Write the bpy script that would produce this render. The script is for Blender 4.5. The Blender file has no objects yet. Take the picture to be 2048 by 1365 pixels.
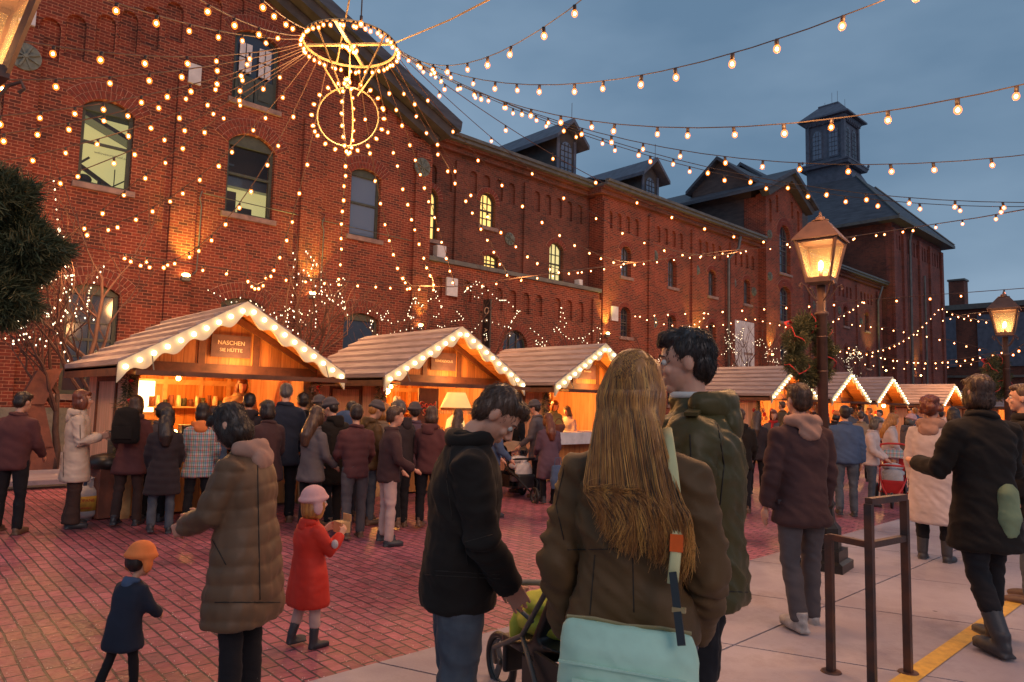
import bpy, bmesh, math, random
from mathutils import Vector, Matrix, noise, Quaternion
R = math.radians
random.seed(7)
sc = bpy.context.scene
COL = sc.collection

# ---------------------------------------------------------------- camera
F_, CX_, CY_ = 1380.0, 1024.0, 682.5
AZ, PI_, RO, HC = R(47.3), R(5.0), R(1.4), 1.58
fw = Vector((math.cos(AZ)*math.cos(PI_), math.sin(AZ)*math.cos(PI_), math.sin(PI_)))
r0 = Vector((math.sin(AZ), -math.cos(AZ), 0)); u0 = r0.cross(fw)
XR = r0*math.cos(RO)+u0*math.sin(RO); UP = u0*math.cos(RO)-r0*math.sin(RO)
CO = Vector((0, 0, HC))
cam = bpy.data.objects.new('camera', bpy.data.cameras.new('camera')); COL.objects.link(cam)
cam.data.sensor_width = 36; cam.data.lens = 36*F_/2048
cam.data.clip_end = 2000; cam.data.clip_start = 0.05
m = Matrix((XR, UP, -fw)).transposed().to_4x4(); m.translation = CO
cam.matrix_world = m
sc.camera = cam
def ray(px, py): return fw+XR*((px-CX_)/F_)-UP*((py-CY_)/F_)
def gp(px, py, z=0.0):
    d = ray(px, py); return CO+d*((z-HC)/d.z)
def yp(px, py, Y):
    d = ray(px, py); return CO+d*(Y/d.y)
def xp(px, py, X):
    d = ray(px, py); return CO+d*(X/d.x)
def dp(px, py, D): return CO+ray(px, py)*D
def pr(p):
    q = Vector(p)-CO; z = q.dot(fw); return (CX_+F_*q.dot(XR)/z, CY_-F_*q.dot(UP)/z, z)

# ---------------------------------------------------------------- world, sun, exposure
w = bpy.data.worlds.new('World'); sc.world = w; w.use_nodes = True
nt = w.node_tree; nt.nodes.clear()
out = nt.nodes.new('ShaderNodeOutputWorld'); bg = nt.nodes.new('ShaderNodeBackground')
sky = nt.nodes.new('ShaderNodeTexSky'); sky.sky_type = 'NISHITA'; sky.sun_disc = False
sky.sun_elevation = R(4); sky.sun_rotation = R(200); sky.air_density = 1.6; sky.dust_density = 3.0; sky.ozone_density = 4
tc = nt.nodes.new('ShaderNodeTexCoord'); nz = nt.nodes.new('ShaderNodeTexNoise')
nz.inputs['Scale'].default_value = 1.8; nz.inputs['Detail'].default_value = 5; nz.inputs['Roughness'].default_value = .5
mp = nt.nodes.new('ShaderNodeMapping'); mp.inputs['Scale'].default_value = (1, 1, 2.5)
rp = nt.nodes.new('ShaderNodeValToRGB')
rp.color_ramp.elements[0].position = .36; rp.color_ramp.elements[0].color = (.88, 1.48, 2.25, 1)
rp.color_ramp.elements[1].position = .70; rp.color_ramp.elements[1].color = (1.75, 2.5, 3.4, 1)
mx = nt.nodes.new('ShaderNodeMix'); mx.data_type = 'RGBA'; mx.inputs[0].default_value = .88
nt.links.new(tc.outputs['Generated'], mp.inputs[0]); nt.links.new(mp.outputs[0], nz.inputs[0])
nt.links.new(nz.outputs[0], rp.inputs[0]); nt.links.new(sky.outputs[0], mx.inputs[6]); nt.links.new(rp.outputs[0], mx.inputs[7])
nt.links.new(mx.outputs[2], bg.inputs[0]); nt.links.new(bg.outputs[0], out.inputs[0])
bg.inputs[1].default_value = .09
sl = bpy.data.lights.new('sun', 'SUN'); sl.energy = .35; sl.angle = R(25); sl.color = (1, .78, .72)
so = bpy.data.objects.new('sun', sl); COL.objects.link(so)
so.rotation_euler = (R(62), 0, R(-20))
sc.view_settings.view_transform = 'Standard'; sc.view_settings.look = 'None'
sc.view_settings.gamma = 1; sc.view_settings.exposure = 0.85
sc.render.engine = 'CYCLES'
sc.cycles.use_denoising = True
sc.cycles.sample_clamp_indirect = 4; sc.cycles.sample_clamp_direct = 30
sc.cycles.max_bounces = 5; sc.cycles.diffuse_bounces = 3; sc.cycles.transparent_max_bounces = 12

# ---------------------------------------------------------------- materials
def mat(name, col=(.5, .5, .5), rough=.6, metal=0, emis=None, es=0, nosample=False, **k):
    m = bpy.data.materials.new(name); m.use_nodes = True
    b = m.node_tree.nodes['Principled BSDF']
    b.inputs['Base Color'].default_value = (*col, 1); b.inputs['Roughness'].default_value = rough
    b.inputs['Metallic'].default_value = metal
    if emis: b.inputs['Emission Color'].default_value = (*emis, 1); b.inputs['Emission Strength'].default_value = es
    if nosample: m.cycles.emission_sampling = 'NONE'
    return m
def nd(m, t, **k):
    n = m.node_tree.nodes.new(t)
    for a, v in k.items(): setattr(n, a, v)
    return n
def lk(m, a, b): m.node_tree.links.new(a, b)
def coords(m, scale=(1, 1, 1), kind='Object', rot=(0, 0, 0)):
    t = nd(m, 'ShaderNodeTexCoord'); p = nd(m, 'ShaderNodeMapping')
    p.inputs['Scale'].default_value = scale; p.inputs['Rotation'].default_value = rot
    lk(m, t.outputs[kind], p.inputs[0]); return p.outputs[0]
def ramp(m, src, stops):
    r = nd(m, 'ShaderNodeValToRGB'); e = r.color_ramp.elements
    while len(e) < len(stops): e.new(.5)
    for q, (p, c) in zip(e, stops): q.position = p; q.color = (*c, 1)
    lk(m, src, r.inputs[0]); return r.outputs[0]
def mixc(m, f, a, b, mode='MIX'):
    x = nd(m, 'ShaderNodeMix'); x.data_type = 'RGBA'; x.blend_type = mode
    for i, v in ((0, f), (6, a), (7, b)):
        if hasattr(v, 'is_linked'): lk(m, v, x.inputs[i])
        else: x.inputs[i].default_value = v if i == 0 else (*v, 1)
    return x.outputs[2]
def bumpn(m, h, s, d=.02):
    b = nd(m, 'ShaderNodeBump'); b.inputs['Strength'].default_value = s; b.inputs['Distance'].default_value = d
    lk(m, h, b.inputs['Height']); lk(m, b.outputs[0], m.node_tree.nodes['Principled BSDF'].inputs['Normal']); return b
def P(m): return m.node_tree.nodes['Principled BSDF']
def noisy(name, c1, c2, scale=4, rough=.7, bump=.2, bscale=None, metal=0, sc3=(1, 1, 1), det=5, bd=.01, rr=None):
    m = mat(name, c1, rough, metal); v = coords(m, sc3)
    n = nd(m, 'ShaderNodeTexNoise'); n.inputs['Scale'].default_value = scale; n.inputs['Detail'].default_value = det
    lk(m, v, n.inputs[0]); lk(m, ramp(m, n.outputs[0], [(.32, c1), (.68, c2)]), P(m).inputs['Base Color'])
    if bump:
        n2 = nd(m, 'ShaderNodeTexNoise'); n2.inputs['Scale'].default_value = bscale or scale*6; n2.inputs['Detail'].default_value = 4
        lk(m, v, n2.inputs[0]); bumpn(m, n2.outputs[0], bump, bd)
    if rr:
        x = nd(m, 'ShaderNodeMapRange'); x.inputs[3].default_value = rr[0]; x.inputs[4].default_value = rr[1]
        lk(m, n.outputs[0], x.inputs[0]); lk(m, x.outputs[0], P(m).inputs['Roughness'])
    return m
def brick(name, c1, c2, c3, mortar, bw=.215, rh=.0735, ms=.007, ground=False, rough=.85, bump=.5):
    m = mat(name, c1, rough)
    t = nd(m, 'ShaderNodeTexCoord'); s = nd(m, 'ShaderNodeSeparateXYZ'); lk(m, t.outputs['Object'], s.inputs[0])
    c = nd(m, 'ShaderNodeCombineXYZ')
    wob = nd(m, 'ShaderNodeTexNoise'); wob.inputs['Scale'].default_value = 3 if ground else 1.2; lk(m, t.outputs['Object'], wob.inputs[0])
    wm = nd(m, 'ShaderNodeMath', operation='MULTIPLY_ADD'); lk(m, wob.outputs[0], wm.inputs[0]); wm.inputs[1].default_value = .022 if ground else .02
    if ground:
        lk(m, s.outputs[1], c.inputs[0]); lk(m, s.outputs[0], wm.inputs[2]); lk(m, wm.outputs[0], c.inputs[1])
    else:
        a = nd(m, 'ShaderNodeMath', operation='ADD'); lk(m, s.outputs[0], a.inputs[0]); lk(m, s.outputs[1], a.inputs[1])
        lk(m, a.outputs[0], c.inputs[0]); lk(m, s.outputs[2], wm.inputs[2]); lk(m, wm.outputs[0], c.inputs[1])
    b = nd(m, 'ShaderNodeTexBrick'); b.inputs['Scale'].default_value = 1
    b.inputs['Brick Width'].default_value = bw; b.inputs['Row Height'].default_value = rh; b.inputs['Mortar Size'].default_value = ms
    b.inputs['Mortar Smooth'].default_value = .25; b.inputs['Bias'].default_value = -.1
    lk(m, c.outputs[0], b.inputs[0])
    b.inputs['Color1'].default_value = (*c1, 1); b.inputs['Color2'].default_value = (*c2, 1); b.inputs['Mortar'].default_value = (*mortar, 1)
    n = nd(m, 'ShaderNodeTexNoise'); n.inputs['Scale'].default_value = .9 if not ground else .7; n.inputs['Detail'].default_value = 6; n.inputs['Roughness'].default_value = .65
    lk(m, t.outputs['Object'], n.inputs[0])
    # single dark or burnt bricks
    b2 = nd(m, 'ShaderNodeTexBrick'); b2.inputs['Scale'].default_value = 1
    b2.inputs['Brick Width'].default_value = bw; b2.inputs['Row Height'].default_value = rh; b2.inputs['Mortar Size'].default_value = 0; b2.inputs['Bias'].default_value = .0
    b2.inputs['Color1'].default_value = (0, 0, 0, 1); b2.inputs['Color2'].default_value = (1, 1, 1, 1); lk(m, c.outputs[0], b2.inputs[0])
    add = nd(m, 'ShaderNodeMath', operation='ADD'); lk(m, b2.outputs[0], add.inputs[0]); lk(m, n.outputs[0], add.inputs[1])
    f = ramp(m, add.outputs[0], [(.60, (1, 1, 1)), (1.12, (0, 0, 0))]) if not ground else ramp(m, add.outputs[0], [(.42, (1, 1, 1)), (.8, (0, 0, 0))])
    inv = nd(m, 'ShaderNodeMath', operation='SUBTRACT'); inv.inputs[0].default_value = 1; lk(m, b.outputs['Fac'], inv.inputs[1])
    ff = nd(m, 'ShaderNodeMath', operation='MULTIPLY'); lk(m, f, ff.inputs[0]); lk(m, inv.outputs[0], ff.inputs[1])
    ff2 = nd(m, 'ShaderNodeMath', operation='MULTIPLY'); lk(m, ff.outputs[0], ff2.inputs[0]); ff2.inputs[1].default_value = .75
    cc = mixc(m, ff2.outputs[0], b.outputs['Color'], c3)
    n3 = nd(m, 'ShaderNodeTexNoise'); n3.inputs['Scale'].default_value = 14; n3.inputs['Detail'].default_value = 4; lk(m, t.outputs['Object'], n3.inputs[0])
    g = ramp(m, n3.outputs[0], [(.3, (.72, .72, .72)), (.7, (1.1, 1.1, 1.1))])
    cc = mixc(m, 1.0, cc, g, 'MULTIPLY')
    g2 = ramp(m, n.outputs[0], [(.3, (.68, .66, .66)), (.62, (1.1, 1.1, 1.1))])
    cc = mixc(m, 1.0, cc, g2, 'MULTIPLY')
    lk(m, cc, P(m).inputs['Base Color'])
    h = nd(m, 'ShaderNodeMath', operation='MULTIPLY_ADD'); lk(m, n3.outputs[0], h.inputs[0]); h.inputs[1].default_value = 1.1 if ground else .35; lk(m, inv.outputs[0], h.inputs[2])
    if ground:
        h2 = nd(m, 'ShaderNodeMath', operation='MULTIPLY_ADD'); lk(m, b2.outputs[0], h2.inputs[0]); h2.inputs[1].default_value = .8; lk(m, h.outputs[0], h2.inputs[2]); h = h2
    bumpn(m, h.outputs[0], bump, .012)
    if ground:
        x = nd(m, 'ShaderNodeMapRange'); x.inputs[1].default_value = .35; x.inputs[2].default_value = .65; x.inputs[3].default_value = .30; x.inputs[4].default_value = .62
        lk(m, n.outputs[0], x.inputs[0]); lk(m, x.outputs[0], P(m).inputs['Roughness'])
    return m
def wood(name, c1, c2, plank=.14, axis='X', rough=.6, grain=(14, 14, 1.2)):
    # boards side by side along one axis, grain along the board
    m = mat(name, c1, rough); v = coords(m, grain)
    n = nd(m, 'ShaderNodeTexNoise'); n.inputs['Scale'].default_value = 2.2; n.inputs['Detail'].default_value = 6; n.inputs['Distortion'].default_value = .6
    lk(m, v, n.inputs[0])
    cc = ramp(m, n.outputs[0], [(.3, c2), (.62, c1)])
    if plank:
        t = nd(m, 'ShaderNodeTexCoord'); s = nd(m, 'ShaderNodeSeparateXYZ'); lk(m, t.outputs['Object'], s.inputs[0])
        a = nd(m, 'ShaderNodeMath', operation='DIVIDE'); lk(m, s.outputs['XYZ'.index(axis)], a.inputs[0]); a.inputs[1].default_value = plank
        fl = nd(m, 'ShaderNodeMath', operation='FLOOR'); lk(m, a.outputs[0], fl.inputs[0])
        wn = nd(m, 'ShaderNodeTexWhiteNoise', noise_dimensions='1D'); lk(m, fl.outputs[0], wn.inputs['W'])
        g = ramp(m, wn.outputs[0], [(0, (.72, .7, .68)), (1, (1.12, 1.12, 1.12))]); cc = mixc(m, 1, cc, g, 'MULTIPLY')
        fr = nd(m, 'ShaderNodeMath', operation='FRACT'); lk(m, a.outputs[0], fr.inputs[0])
        gr = ramp(m, fr.outputs[0], [(0, (.12, .1, .1)), (.05, (1, 1, 1))]); cc = mixc(m, 1, cc, gr, 'MULTIPLY')
        bumpn(m, gr, .5, .006)
    lk(m, cc, P(m).inputs['Base Color']); return m
def cloth(name, c, rough=.85, c2=None, sheen=.03, bscale=350, bump=.15, spec=None):
    c2 = c2 or tuple(x*.72 for x in c)
    m = noisy(name, c2, c, 5, rough, bump, bscale, bd=.002)
    P(m).inputs['Sheen Weight'].default_value = sheen
    P(m).inputs['Specular IOR Level'].default_value = .22
    if spec is not None: P(m).inputs['Specular IOR Level'].default_value = spec
    return m
M = {}
M['brick'] = brick('red_brick', (.265, .044, .018), (.15, .024, .012), (.032, .012, .010), (.40, .17, .10))
M['brick2'] = brick('brown_brick', (.18, .044, .024), (.12, .030, .019), (.045, .018, .014), (.19, .10, .07))
M['brick3'] = brick('far_brick', (.24, .046, .028), (.15, .03, .02), (.05, .018, .016), (.26, .13, .10), bump=.3)
M['mortar'] = noisy('mortar', (.46, .27, .2), (.34, .19, .14), 9, .9, .1)
M['archbrick'] = noisy('arch_brick', (.22, .035, .018), (.09, .02, .014), 14, .85, .2)
M['paver'] = brick('brick_paving', (.50, .145, .185), (.29, .08, .105), (.13, .07, .085), (.065, .045, .055), bw=.19, rh=.095, ms=.0075, ground=True, bump=1.0, rough=.6)
M['stone'] = noisy('rough_stone', (.22, .19, .16), (.12, .12, .08), 3, .9, .8, 9, bd=.04)
M['sill'] = noisy('sill_stone', (.30, .20, .17), (.17, .11, .1), 5, .8, .3)
M['concrete'] = noisy('pavement_concrete', (.43, .38, .415), (.28, .235, .265), 1.6, .6, .35, 60, bd=.004, rr=(.35, .75))
mc = M['concrete']; vv = coords(mc, (1, 1, 1)); vo = nd(mc, 'ShaderNodeTexVoronoi'); vo.inputs['Scale'].default_value = 2.6; lk(mc, vv, vo.inputs[0])
sp = ramp(mc, vo.outputs['Distance'], [(.035, (.35, .3, .3)), (.06, (1, 1, 1))]); n9 = nd(mc, 'ShaderNodeTexNoise'); n9.inputs['Scale'].default_value = .8; n9.inputs['Detail'].default_value = 8; n9.inputs['Roughness'].default_value = .7; lk(mc, vv, n9.inputs[0])
st = ramp(mc, n9.outputs[0], [(.36, (.55, .5, .52)), (.52, (1.05, 1.05, 1.05))]); old = P(mc).inputs['Base Color'].links[0].from_socket
lk(mc, mixc(mc, 1, mixc(mc, 1, old, sp, 'MULTIPLY'), st, 'MULTIPLY'), P(mc).inputs['Base Color'])
M['joint'] = mat('joint_dark', (.04, .03, .03), .9)
M['yellow'] = noisy('yellow_paint', (.72, .42, .06), (.52, .29, .05), 20, .6, .1)
M['slate'] = noisy('roof_slate', (.075, .085, .11), (.035, .04, .055), 3, .65, .5, 30, sc3=(.4, .4, 3))
M['wingwall'] = noisy('wing_cladding', (.10, .075, .07), (.06, .045, .045), 2, .8, .2, 20, sc3=(1, 1, 4))
M['trimdark'] = noisy('dark_painted_wood', (.07, .06, .055), (.04, .035, .035), 3, .6, .1)
M['cupola'] = noisy('cupola_paint', (.10, .115, .16), (.06, .07, .10), 3, .6, .15)
M['gutter'] = noisy('gutter_paint', (.12, .12, .11), (.07, .07, .07), 4, .5, .1)
M['green'] = noisy('green_paint', (.055, .065, .05), (.035, .042, .035), 8, .55, .1)
M['plate'] = noisy('verdigris_plate', (.16, .18, .15), (.08, .09, .08), 8, .6, .2)
M['white'] = noisy('white_panel', (.6, .58, .6), (.45, .44, .46), 4, .5, .05)
M['iron'] = noisy('black_iron', (.035, .033, .033), (.018, .017, .018), 6, .35, .1, metal=.6)
M['bronze'] = noisy('lamp_bronze', (.16, .085, .06), (.09, .05, .04), 7, .45, .15, metal=.4)
M['rust'] = noisy('rusty_steel', (.20, .07, .045), (.10, .035, .025), 4, .8, .3)
M['cable'] = mat('cable_rubber', (.04, .03, .025), .6)
M['rope'] = noisy('rope_yellow', (.42, .3, .13), (.3, .2, .08), 30, .7, .3)
M['ringmetal'] = noisy('ring_metal', (.45, .33, .16), (.3, .22, .1), 12, .4, .1, metal=.2)
M['bulb'] = mat('bulb_glow', (1, .8, .5), .4, emis=(1, .60, .30), es=15, nosample=True)
M['bulbhalo'] = mat('bulb_halo_glass', (.12, .03, .005), .2, emis=(1, .20, .015), es=2.4, nosample=True); P(M['bulbhalo']).inputs['Alpha'].default_value = .30  # outer bulb shell, its orange glow stands in for the halo
M['fairy'] = mat('fairy_glow', (1, 1, 1), .4, emis=(1, .80, .50), es=1.9, nosample=True)
M['globe'] = mat('globe_glow', (1, 1, 1), .4, emis=(1, .80, .42), es=3.0)
M['flame'] = mat('flame_glow', (1, 1, 1), .4, emis=(1, .55, .16), es=22, nosample=True)
M['tube'] = mat('tube_glow', (1, 1, 1), .4, emis=(1, .82, .40), es=2.4)
M['cord'] = mat('cord_warm', (.10, .05, .03), .6)
M['socket'] = mat('socket_dark', (.03, .02, .018), .5)
M['roofwood'] = wood('roof_boards', (.38, .285, .275), (.19, .14, .135), 0, grain=(5, .8, 14), rough=.7)
M['cedar'] = wood('cedar_boards', (.60, .24, .06), (.40, .135, .03), .15, 'X', grain=(12, 12, 1.1))
M['cedarY'] = wood('cedar_side_lit', (.74, .44, .28), (.58, .30, .17), .13, 'Y', grain=(12, 12, 1.1))  # paler than the front cedar: warm light put into the board colour
M['pine'] = wood('pine_panel', (.66, .34, .10), (.48, .20, .05), 0, grain=(2.5, 2.5, 1.2))
M['beam'] = wood('dark_beam', (.16, .055, .022), (.09, .03, .014), 0, grain=(3, 3, 3))
M['trimwood'] = wood('light_trim', (.60, .36, .16), (.42, .22, .09), 0, grain=(3, 3, 3))
M['cream'] = mat('cream_board', (.78, .66, .46), .5)
M['signb'] = noisy('sign_board', (.14, .065, .055), (.09, .04, .035), 10, .6, .2)
M['signt'] = mat('sign_letters', (.68, .50, .34), .5)
M['black'] = mat('black_plastic', (.02, .018, .018), .4)
M['needle'] = noisy('pine_needles', (.075, .085, .032), (.04, .048, .02), 20, .7, 0)
M['needle2'] = noisy('pine_needles_light', (.20, .17, .07), (.11, .10, .04), 20, .7, 0)
M['ribbon'] = mat('red_ribbon', (.55, .03, .025), .5)
M['bark'] = noisy('bare_bark', (.08, .042, .036), (.045, .024, .02), 10, .85, .4)
M['twig'] = noisy('bare_twigs', (.10, .045, .035), (.06, .028, .022), 10, .8, 0)
g = mat('clear_glass', (.02, .02, .03), .02); P(g).inputs['Alpha'].default_value = .16; P(g).inputs['Specular IOR Level'].default_value = 1.0; M['glass'] = g
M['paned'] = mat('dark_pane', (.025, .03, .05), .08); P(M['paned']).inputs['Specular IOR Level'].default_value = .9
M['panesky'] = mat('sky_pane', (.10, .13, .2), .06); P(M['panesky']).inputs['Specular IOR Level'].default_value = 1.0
M['lit'] = mat('lit_room_wall', (.5, .5, .3), .8, emis=(.62, .55, .22), es=.55)
M['litw'] = mat('lit_window', (.4, .35, .15), .5, emis=(1, .62, .17), es=.8)
M['roomdark'] = mat('room_dark', (.05, .05, .07), .8)
M['skin'] = noisy('skin', (.62, .33, .22), (.54, .26, .17), 8, .5, .05, 200, bd=.001); P(M['skin']).inputs['Subsurface Weight'].default_value = .08
M['skin2'] = noisy('skin_tan', (.5, .25, .15), (.42, .2, .12), 8, .5, 0)

# ---------------------------------------------------------------- mesh builder
class MB:
    def __init__(s): s.v = []; s.f = []; s.mi = []; s.T = None
    def add(s, vs, fs, mi=0):
        o = len(s.v)
        for q in vs:
            q = Vector(q); s.v.append(s.T @ q if s.T else q)
        for f in fs: s.f.append([o+i for i in f]); s.mi.append(mi)
    def box(s, a, b, mi=0):
        (x0, y0, z0), (x1, y1, z1) = a, b
        s.add([(x0, y0, z0), (x1, y0, z0), (x1, y1, z0), (x0, y1, z0), (x0, y0, z1), (x1, y0, z1), (x1, y1, z1), (x0, y1, z1)],
              [(0, 3, 2, 1), (4, 5, 6, 7), (0, 1, 5, 4), (1, 2, 6, 5), (2, 3, 7, 6), (3, 0, 4, 7)], mi)
    def cbox(s, c, sz, mi=0): s.box([c[i]-sz[i]/2 for i in range(3)], [c[i]+sz[i]/2 for i in range(3)], mi)
    def bar(s, p, q, w, h=None, mi=0, up=(0, 0, 1)):
        p, q = Vector(p), Vector(q); h = h or w; d = (q-p).normalized(); up = Vector(up)
        if abs(d.dot(up)) > .98: up = Vector((0, 1, 0))
        a = d.cross(up).normalized()*w/2; b = a.cross(d).normalized()*h/2
        s.add([p-a-b, p+a-b, p+a+b, p-a+b, q-a-b, q+a-b, q+a+b, q-a+b],
              [(0, 1, 2, 3), (7, 6, 5, 4), (0, 4, 5, 1), (1, 5, 6, 2), (2, 6, 7, 3), (3, 7, 4, 0)], mi)
    def tube(s, pts, r, n=6, mi=0, caps=True, closed=False):
        pts = [Vector(p) for p in pts]; k = len(pts)
        rs = r if isinstance(r, (list, tuple)) else [r]*k
        vs = []; prev = None
        for i, p in enumerate(pts):
            if closed: d = pts[(i+1) % k]-pts[i-1]
            else: d = pts[min(i+1, k-1)]-pts[max(i-1, 0)]
            d = d.normalized() if d.length > 1e-9 else Vector((0, 0, 1))
            if prev is None: prev = Vector((0, 0, 1)) if abs(d.z) < .9 else Vector((1, 0, 0))
            a = (prev-d*prev.dot(d)).normalized(); b = d.cross(a); prev = a
            rr = rs[i]; rx, ry = rr if isinstance(rr, tuple) else (rr, rr)
            for j in range(n):
                t = 2*math.pi*j/n; vs.append(p+a*math.cos(t)*rx+b*math.sin(t)*ry)
        fs = [(i*n+j, i*n+(j+1) % n, (i+1)*n+(j+1) % n, (i+1)*n+j) for i in range(k-1) for j in range(n)]
        if closed: fs += [((k-1)*n+j, (k-1)*n+(j+1) % n, (j+1) % n, j) for j in range(n)]
        elif caps: fs += [tuple(range(n-1, -1, -1)), tuple(range((k-1)*n, k*n))]
        s.add(vs, fs, mi)
    def ell(s, c, r, n=10, m_=7, mi=0, R3=None):
        c = Vector(c); vs = []
        r = r if isinstance(r, (tuple, list)) else (r, r, r)
        for i in range(1, m_):
            ph = math.pi*i/m_
            for j in range(n):
                t = 2*math.pi*j/n; q = Vector((r[0]*math.sin(ph)*math.cos(t), r[1]*math.sin(ph)*math.sin(t), r[2]*math.cos(ph)))
                vs.append(c+(R3 @ q if R3 else q))
        tq = Vector((0, 0, r[2])); bq = Vector((0, 0, -r[2]))
        vs += [c+(R3 @ tq if R3 else tq), c+(R3 @ bq if R3 else bq)]; T = len(vs)-2; B = T+1
        fs = [(T, j, (j+1) % n) for j in range(n)]+[(B, (m_-2)*n+(j+1) % n, (m_-2)*n+j) for j in range(n)]
        fs += [(i*n+j, (i+1)*n+j, (i+1)*n+(j+1) % n, i*n+(j+1) % n) for i in range(m_-2) for j in range(n)]
        s.add(vs, fs, mi)
    def lathe(s, prof, c=(0, 0, 0), n=16, mi=0, sq=False):
        c = Vector(c); vs = []; k = len(prof)
        for r, z in prof:
            for j in range(n):
                t = 2*math.pi*(j+.5)/n; rr = r/math.cos(math.pi/n) if sq else r
                vs.append(c+Vector((rr*math.cos(t), rr*math.sin(t), z)))
        fs = [(i*n+j, i*n+(j+1) % n, (i+1)*n+(j+1) % n, (i+1)*n+j) for i in range(k-1) for j in range(n)]
        fs += [tuple(range(n-1, -1, -1)), tuple(range((k-1)*n, k*n))]
        s.add(vs, fs, mi)
    def prism(s, poly, d0, d1, axis='Y', mi=0):
        # poly: list of (u, z); extruded along axis from d0 to d1
        def P3(u, z, d): return (u, d, z) if axis == 'Y' else ((d, u, z) if axis == 'X' else (u, z, d))
        n = len(poly); vs = [P3(u, z, d0) for u, z in poly]+[P3(u, z, d1) for u, z in poly]
        fs = [tuple(range(n)), tuple(range(2*n-1, n-1, -1))]+[(i, i+n, (i+1) % n+n, (i+1) % n) for i in range(n)]
        s.add(vs, fs, mi)
    def mesh(s, name, mats, smooth=False):
        me = bpy.data.meshes.new(name); me.from_pydata(s.v, [], s.f)
        mats = mats if isinstance(mats, (list, tuple)) else [mats]
        for q in mats: me.materials.append(M[q] if isinstance(q, str) else q)
        me.polygons.foreach_set('material_index', s.mi)
        bm = bmesh.new(); bm.from_mesh(me); bmesh.ops.recalc_face_normals(bm, faces=bm.faces); bm.to_mesh(me); bm.free()
        if smooth: me.polygons.foreach_set('use_smooth', [True]*len(me.polygons))
        return me
    def build(s, name, mats, parent=None, smooth=False, loc=None, rz=0):
        return link(name, s.mesh(name, mats, smooth), parent, loc, rz)
def link(name, me, parent=None, loc=None, rz=0):
    o = bpy.data.objects.new(name, me); COL.objects.link(o)
    if parent is not None: o.parent = parent
    if loc is not None: o.location = loc
    if rz: o.rotation_euler.z = rz
    return o
def tag(o, label=None, cat=None, group=None, kind=None):
    if label: o['label'] = label
    if cat: o['category'] = cat
    if group: o['group'] = group
    if kind: o['kind'] = kind
    return o
def thing(name, label, cat, loc=(0, 0, 0), rz=0, group=None):
    o = link(name, None, None, loc, rz); return tag(o, label, cat, group)
def kids(o): return [c for c in COL.objects if c.parent == o]
def light(name, loc, power, col=(1, .5, .18), rad=.12, kind='POINT', rot=None, spot=None):
    l = bpy.data.lights.new(name, kind); l.energy = power; l.color = col; l.shadow_soft_size = rad
    o = bpy.data.objects.new(name, l); COL.objects.link(o); o.location = loc
    if rot: o.rotation_euler = rot
    if spot: l.spot_size = R(spot); l.spot_blend = .8
    return o
def text(name, s, size, matname, parent, loc, rot, ext=.004, spacing=1.0, al='CENTER'):
    c = bpy.data.curves.new(name, 'FONT'); c.body = s; c.size = size; c.extrude = ext; c.align_x = al; c.align_y = 'CENTER'
    c.space_character = spacing; c.resolution_u = 3
    t = bpy.data.objects.new(name, c); COL.objects.link(t)
    me = bpy.data.meshes.new_from_object(t.evaluated_get(bpy.context.evaluated_depsgraph_get()))
    bpy.data.objects.remove(t); me.materials.clear(); me.materials.append(M[matname])
    o = link(name, me, parent, loc); o.rotation_euler = rot; return o
def evaluated(o, remove=True):
    dg = bpy.context.evaluated_depsgraph_get(); dg.update()
    me = bpy.data.meshes.new_from_object(o.evaluated_get(dg))
    if remove: bpy.data.objects.remove(o)
    return me
M['shade'] = mat('lampshade_cream', (.8, .62, .3), .6, emis=(1, .6, .2), es=.5)
M['rackm'] = noisy('painted_steel', (.045,.035,.035), (.15,.06,.035), 7, .45, .15, metal=.3)
M['grit'] = mat('grit_glints', (.75, .68, .68), .35)
M['seam'] = mat('seam_thread', (.02, .014, .01), .8)
M['redl'] = mat('red_letter', (.6, .04, .02), .5)
M['cloth'] = cloth('white_cloth', (.75, .72, .7))
# ================================================================ setting: ground
def struct(o): o['kind'] = 'structure'; return o
b = MB(); b.add([(-60, -40, 0), (160, -40, 0), (160, 70, 0), (-60, 70, 0)], [(0, 1, 2, 3)])
struct(b.build('ground', 'paver'))
b = MB()
b.box((-12, -12, -.05), (90, 3.55, .008), 1)
for jr, (ya, yb) in enumerate([(3.62, 2.43), (2.415, .98), (.965, -.47), (-.485, -1.9), (-1.92, -4.4), (-4.42, -8)]):
    off = [0, .0, 0, 0, 0, 0][jr]
    for i in range(-8, 44):
        def xa(Y): return .86+1.46*i+off-.42*(Y-3.62)
        g_ = .012
        vs = [(xa(ya)+g_, ya, .022), (xa(ya)+1.46-g_*.3, ya, .022), (xa(yb)+1.46-g_*.3, yb, .022), (xa(yb)+g_, yb, .022)]
        vs += [(x, y, -.02) for x, y, z in vs]
        b.add(vs, [(0, 1, 2, 3), (0, 4, 5, 1), (1, 5, 6, 2), (2, 6, 7, 3), (3, 7, 4, 0)], 0)
struct(b.build('pavement', ['concrete', 'joint']))
b = MB(); b.add([(2.2, 1.43, .0265), (30, 1.29, .0265), (30, 1.39, .0265), (2.2, 1.54, .0265)], [(0, 1, 2, 3)])
struct(b.build('yellow_line', 'yellow'))
b = MB()
b.box((-12, 13.5, -.05), (80, 13.62, .115), 0); b.box((-12, 13.63, -.05), (80, 17.9, .10), 0)
b.box((-12, 16.2, .1), (12, 17.9, .24), 0)
struct(b.build('wall_pavement', ['concrete']))
b = MB()
for k in range(5):
    b.tube([(x*.5-4, 13.22+.035*k+.03*math.sin(x*.7+k*2), .025+.018*(k % 2)) for x in range(0, 22)], .017, 5)
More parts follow.
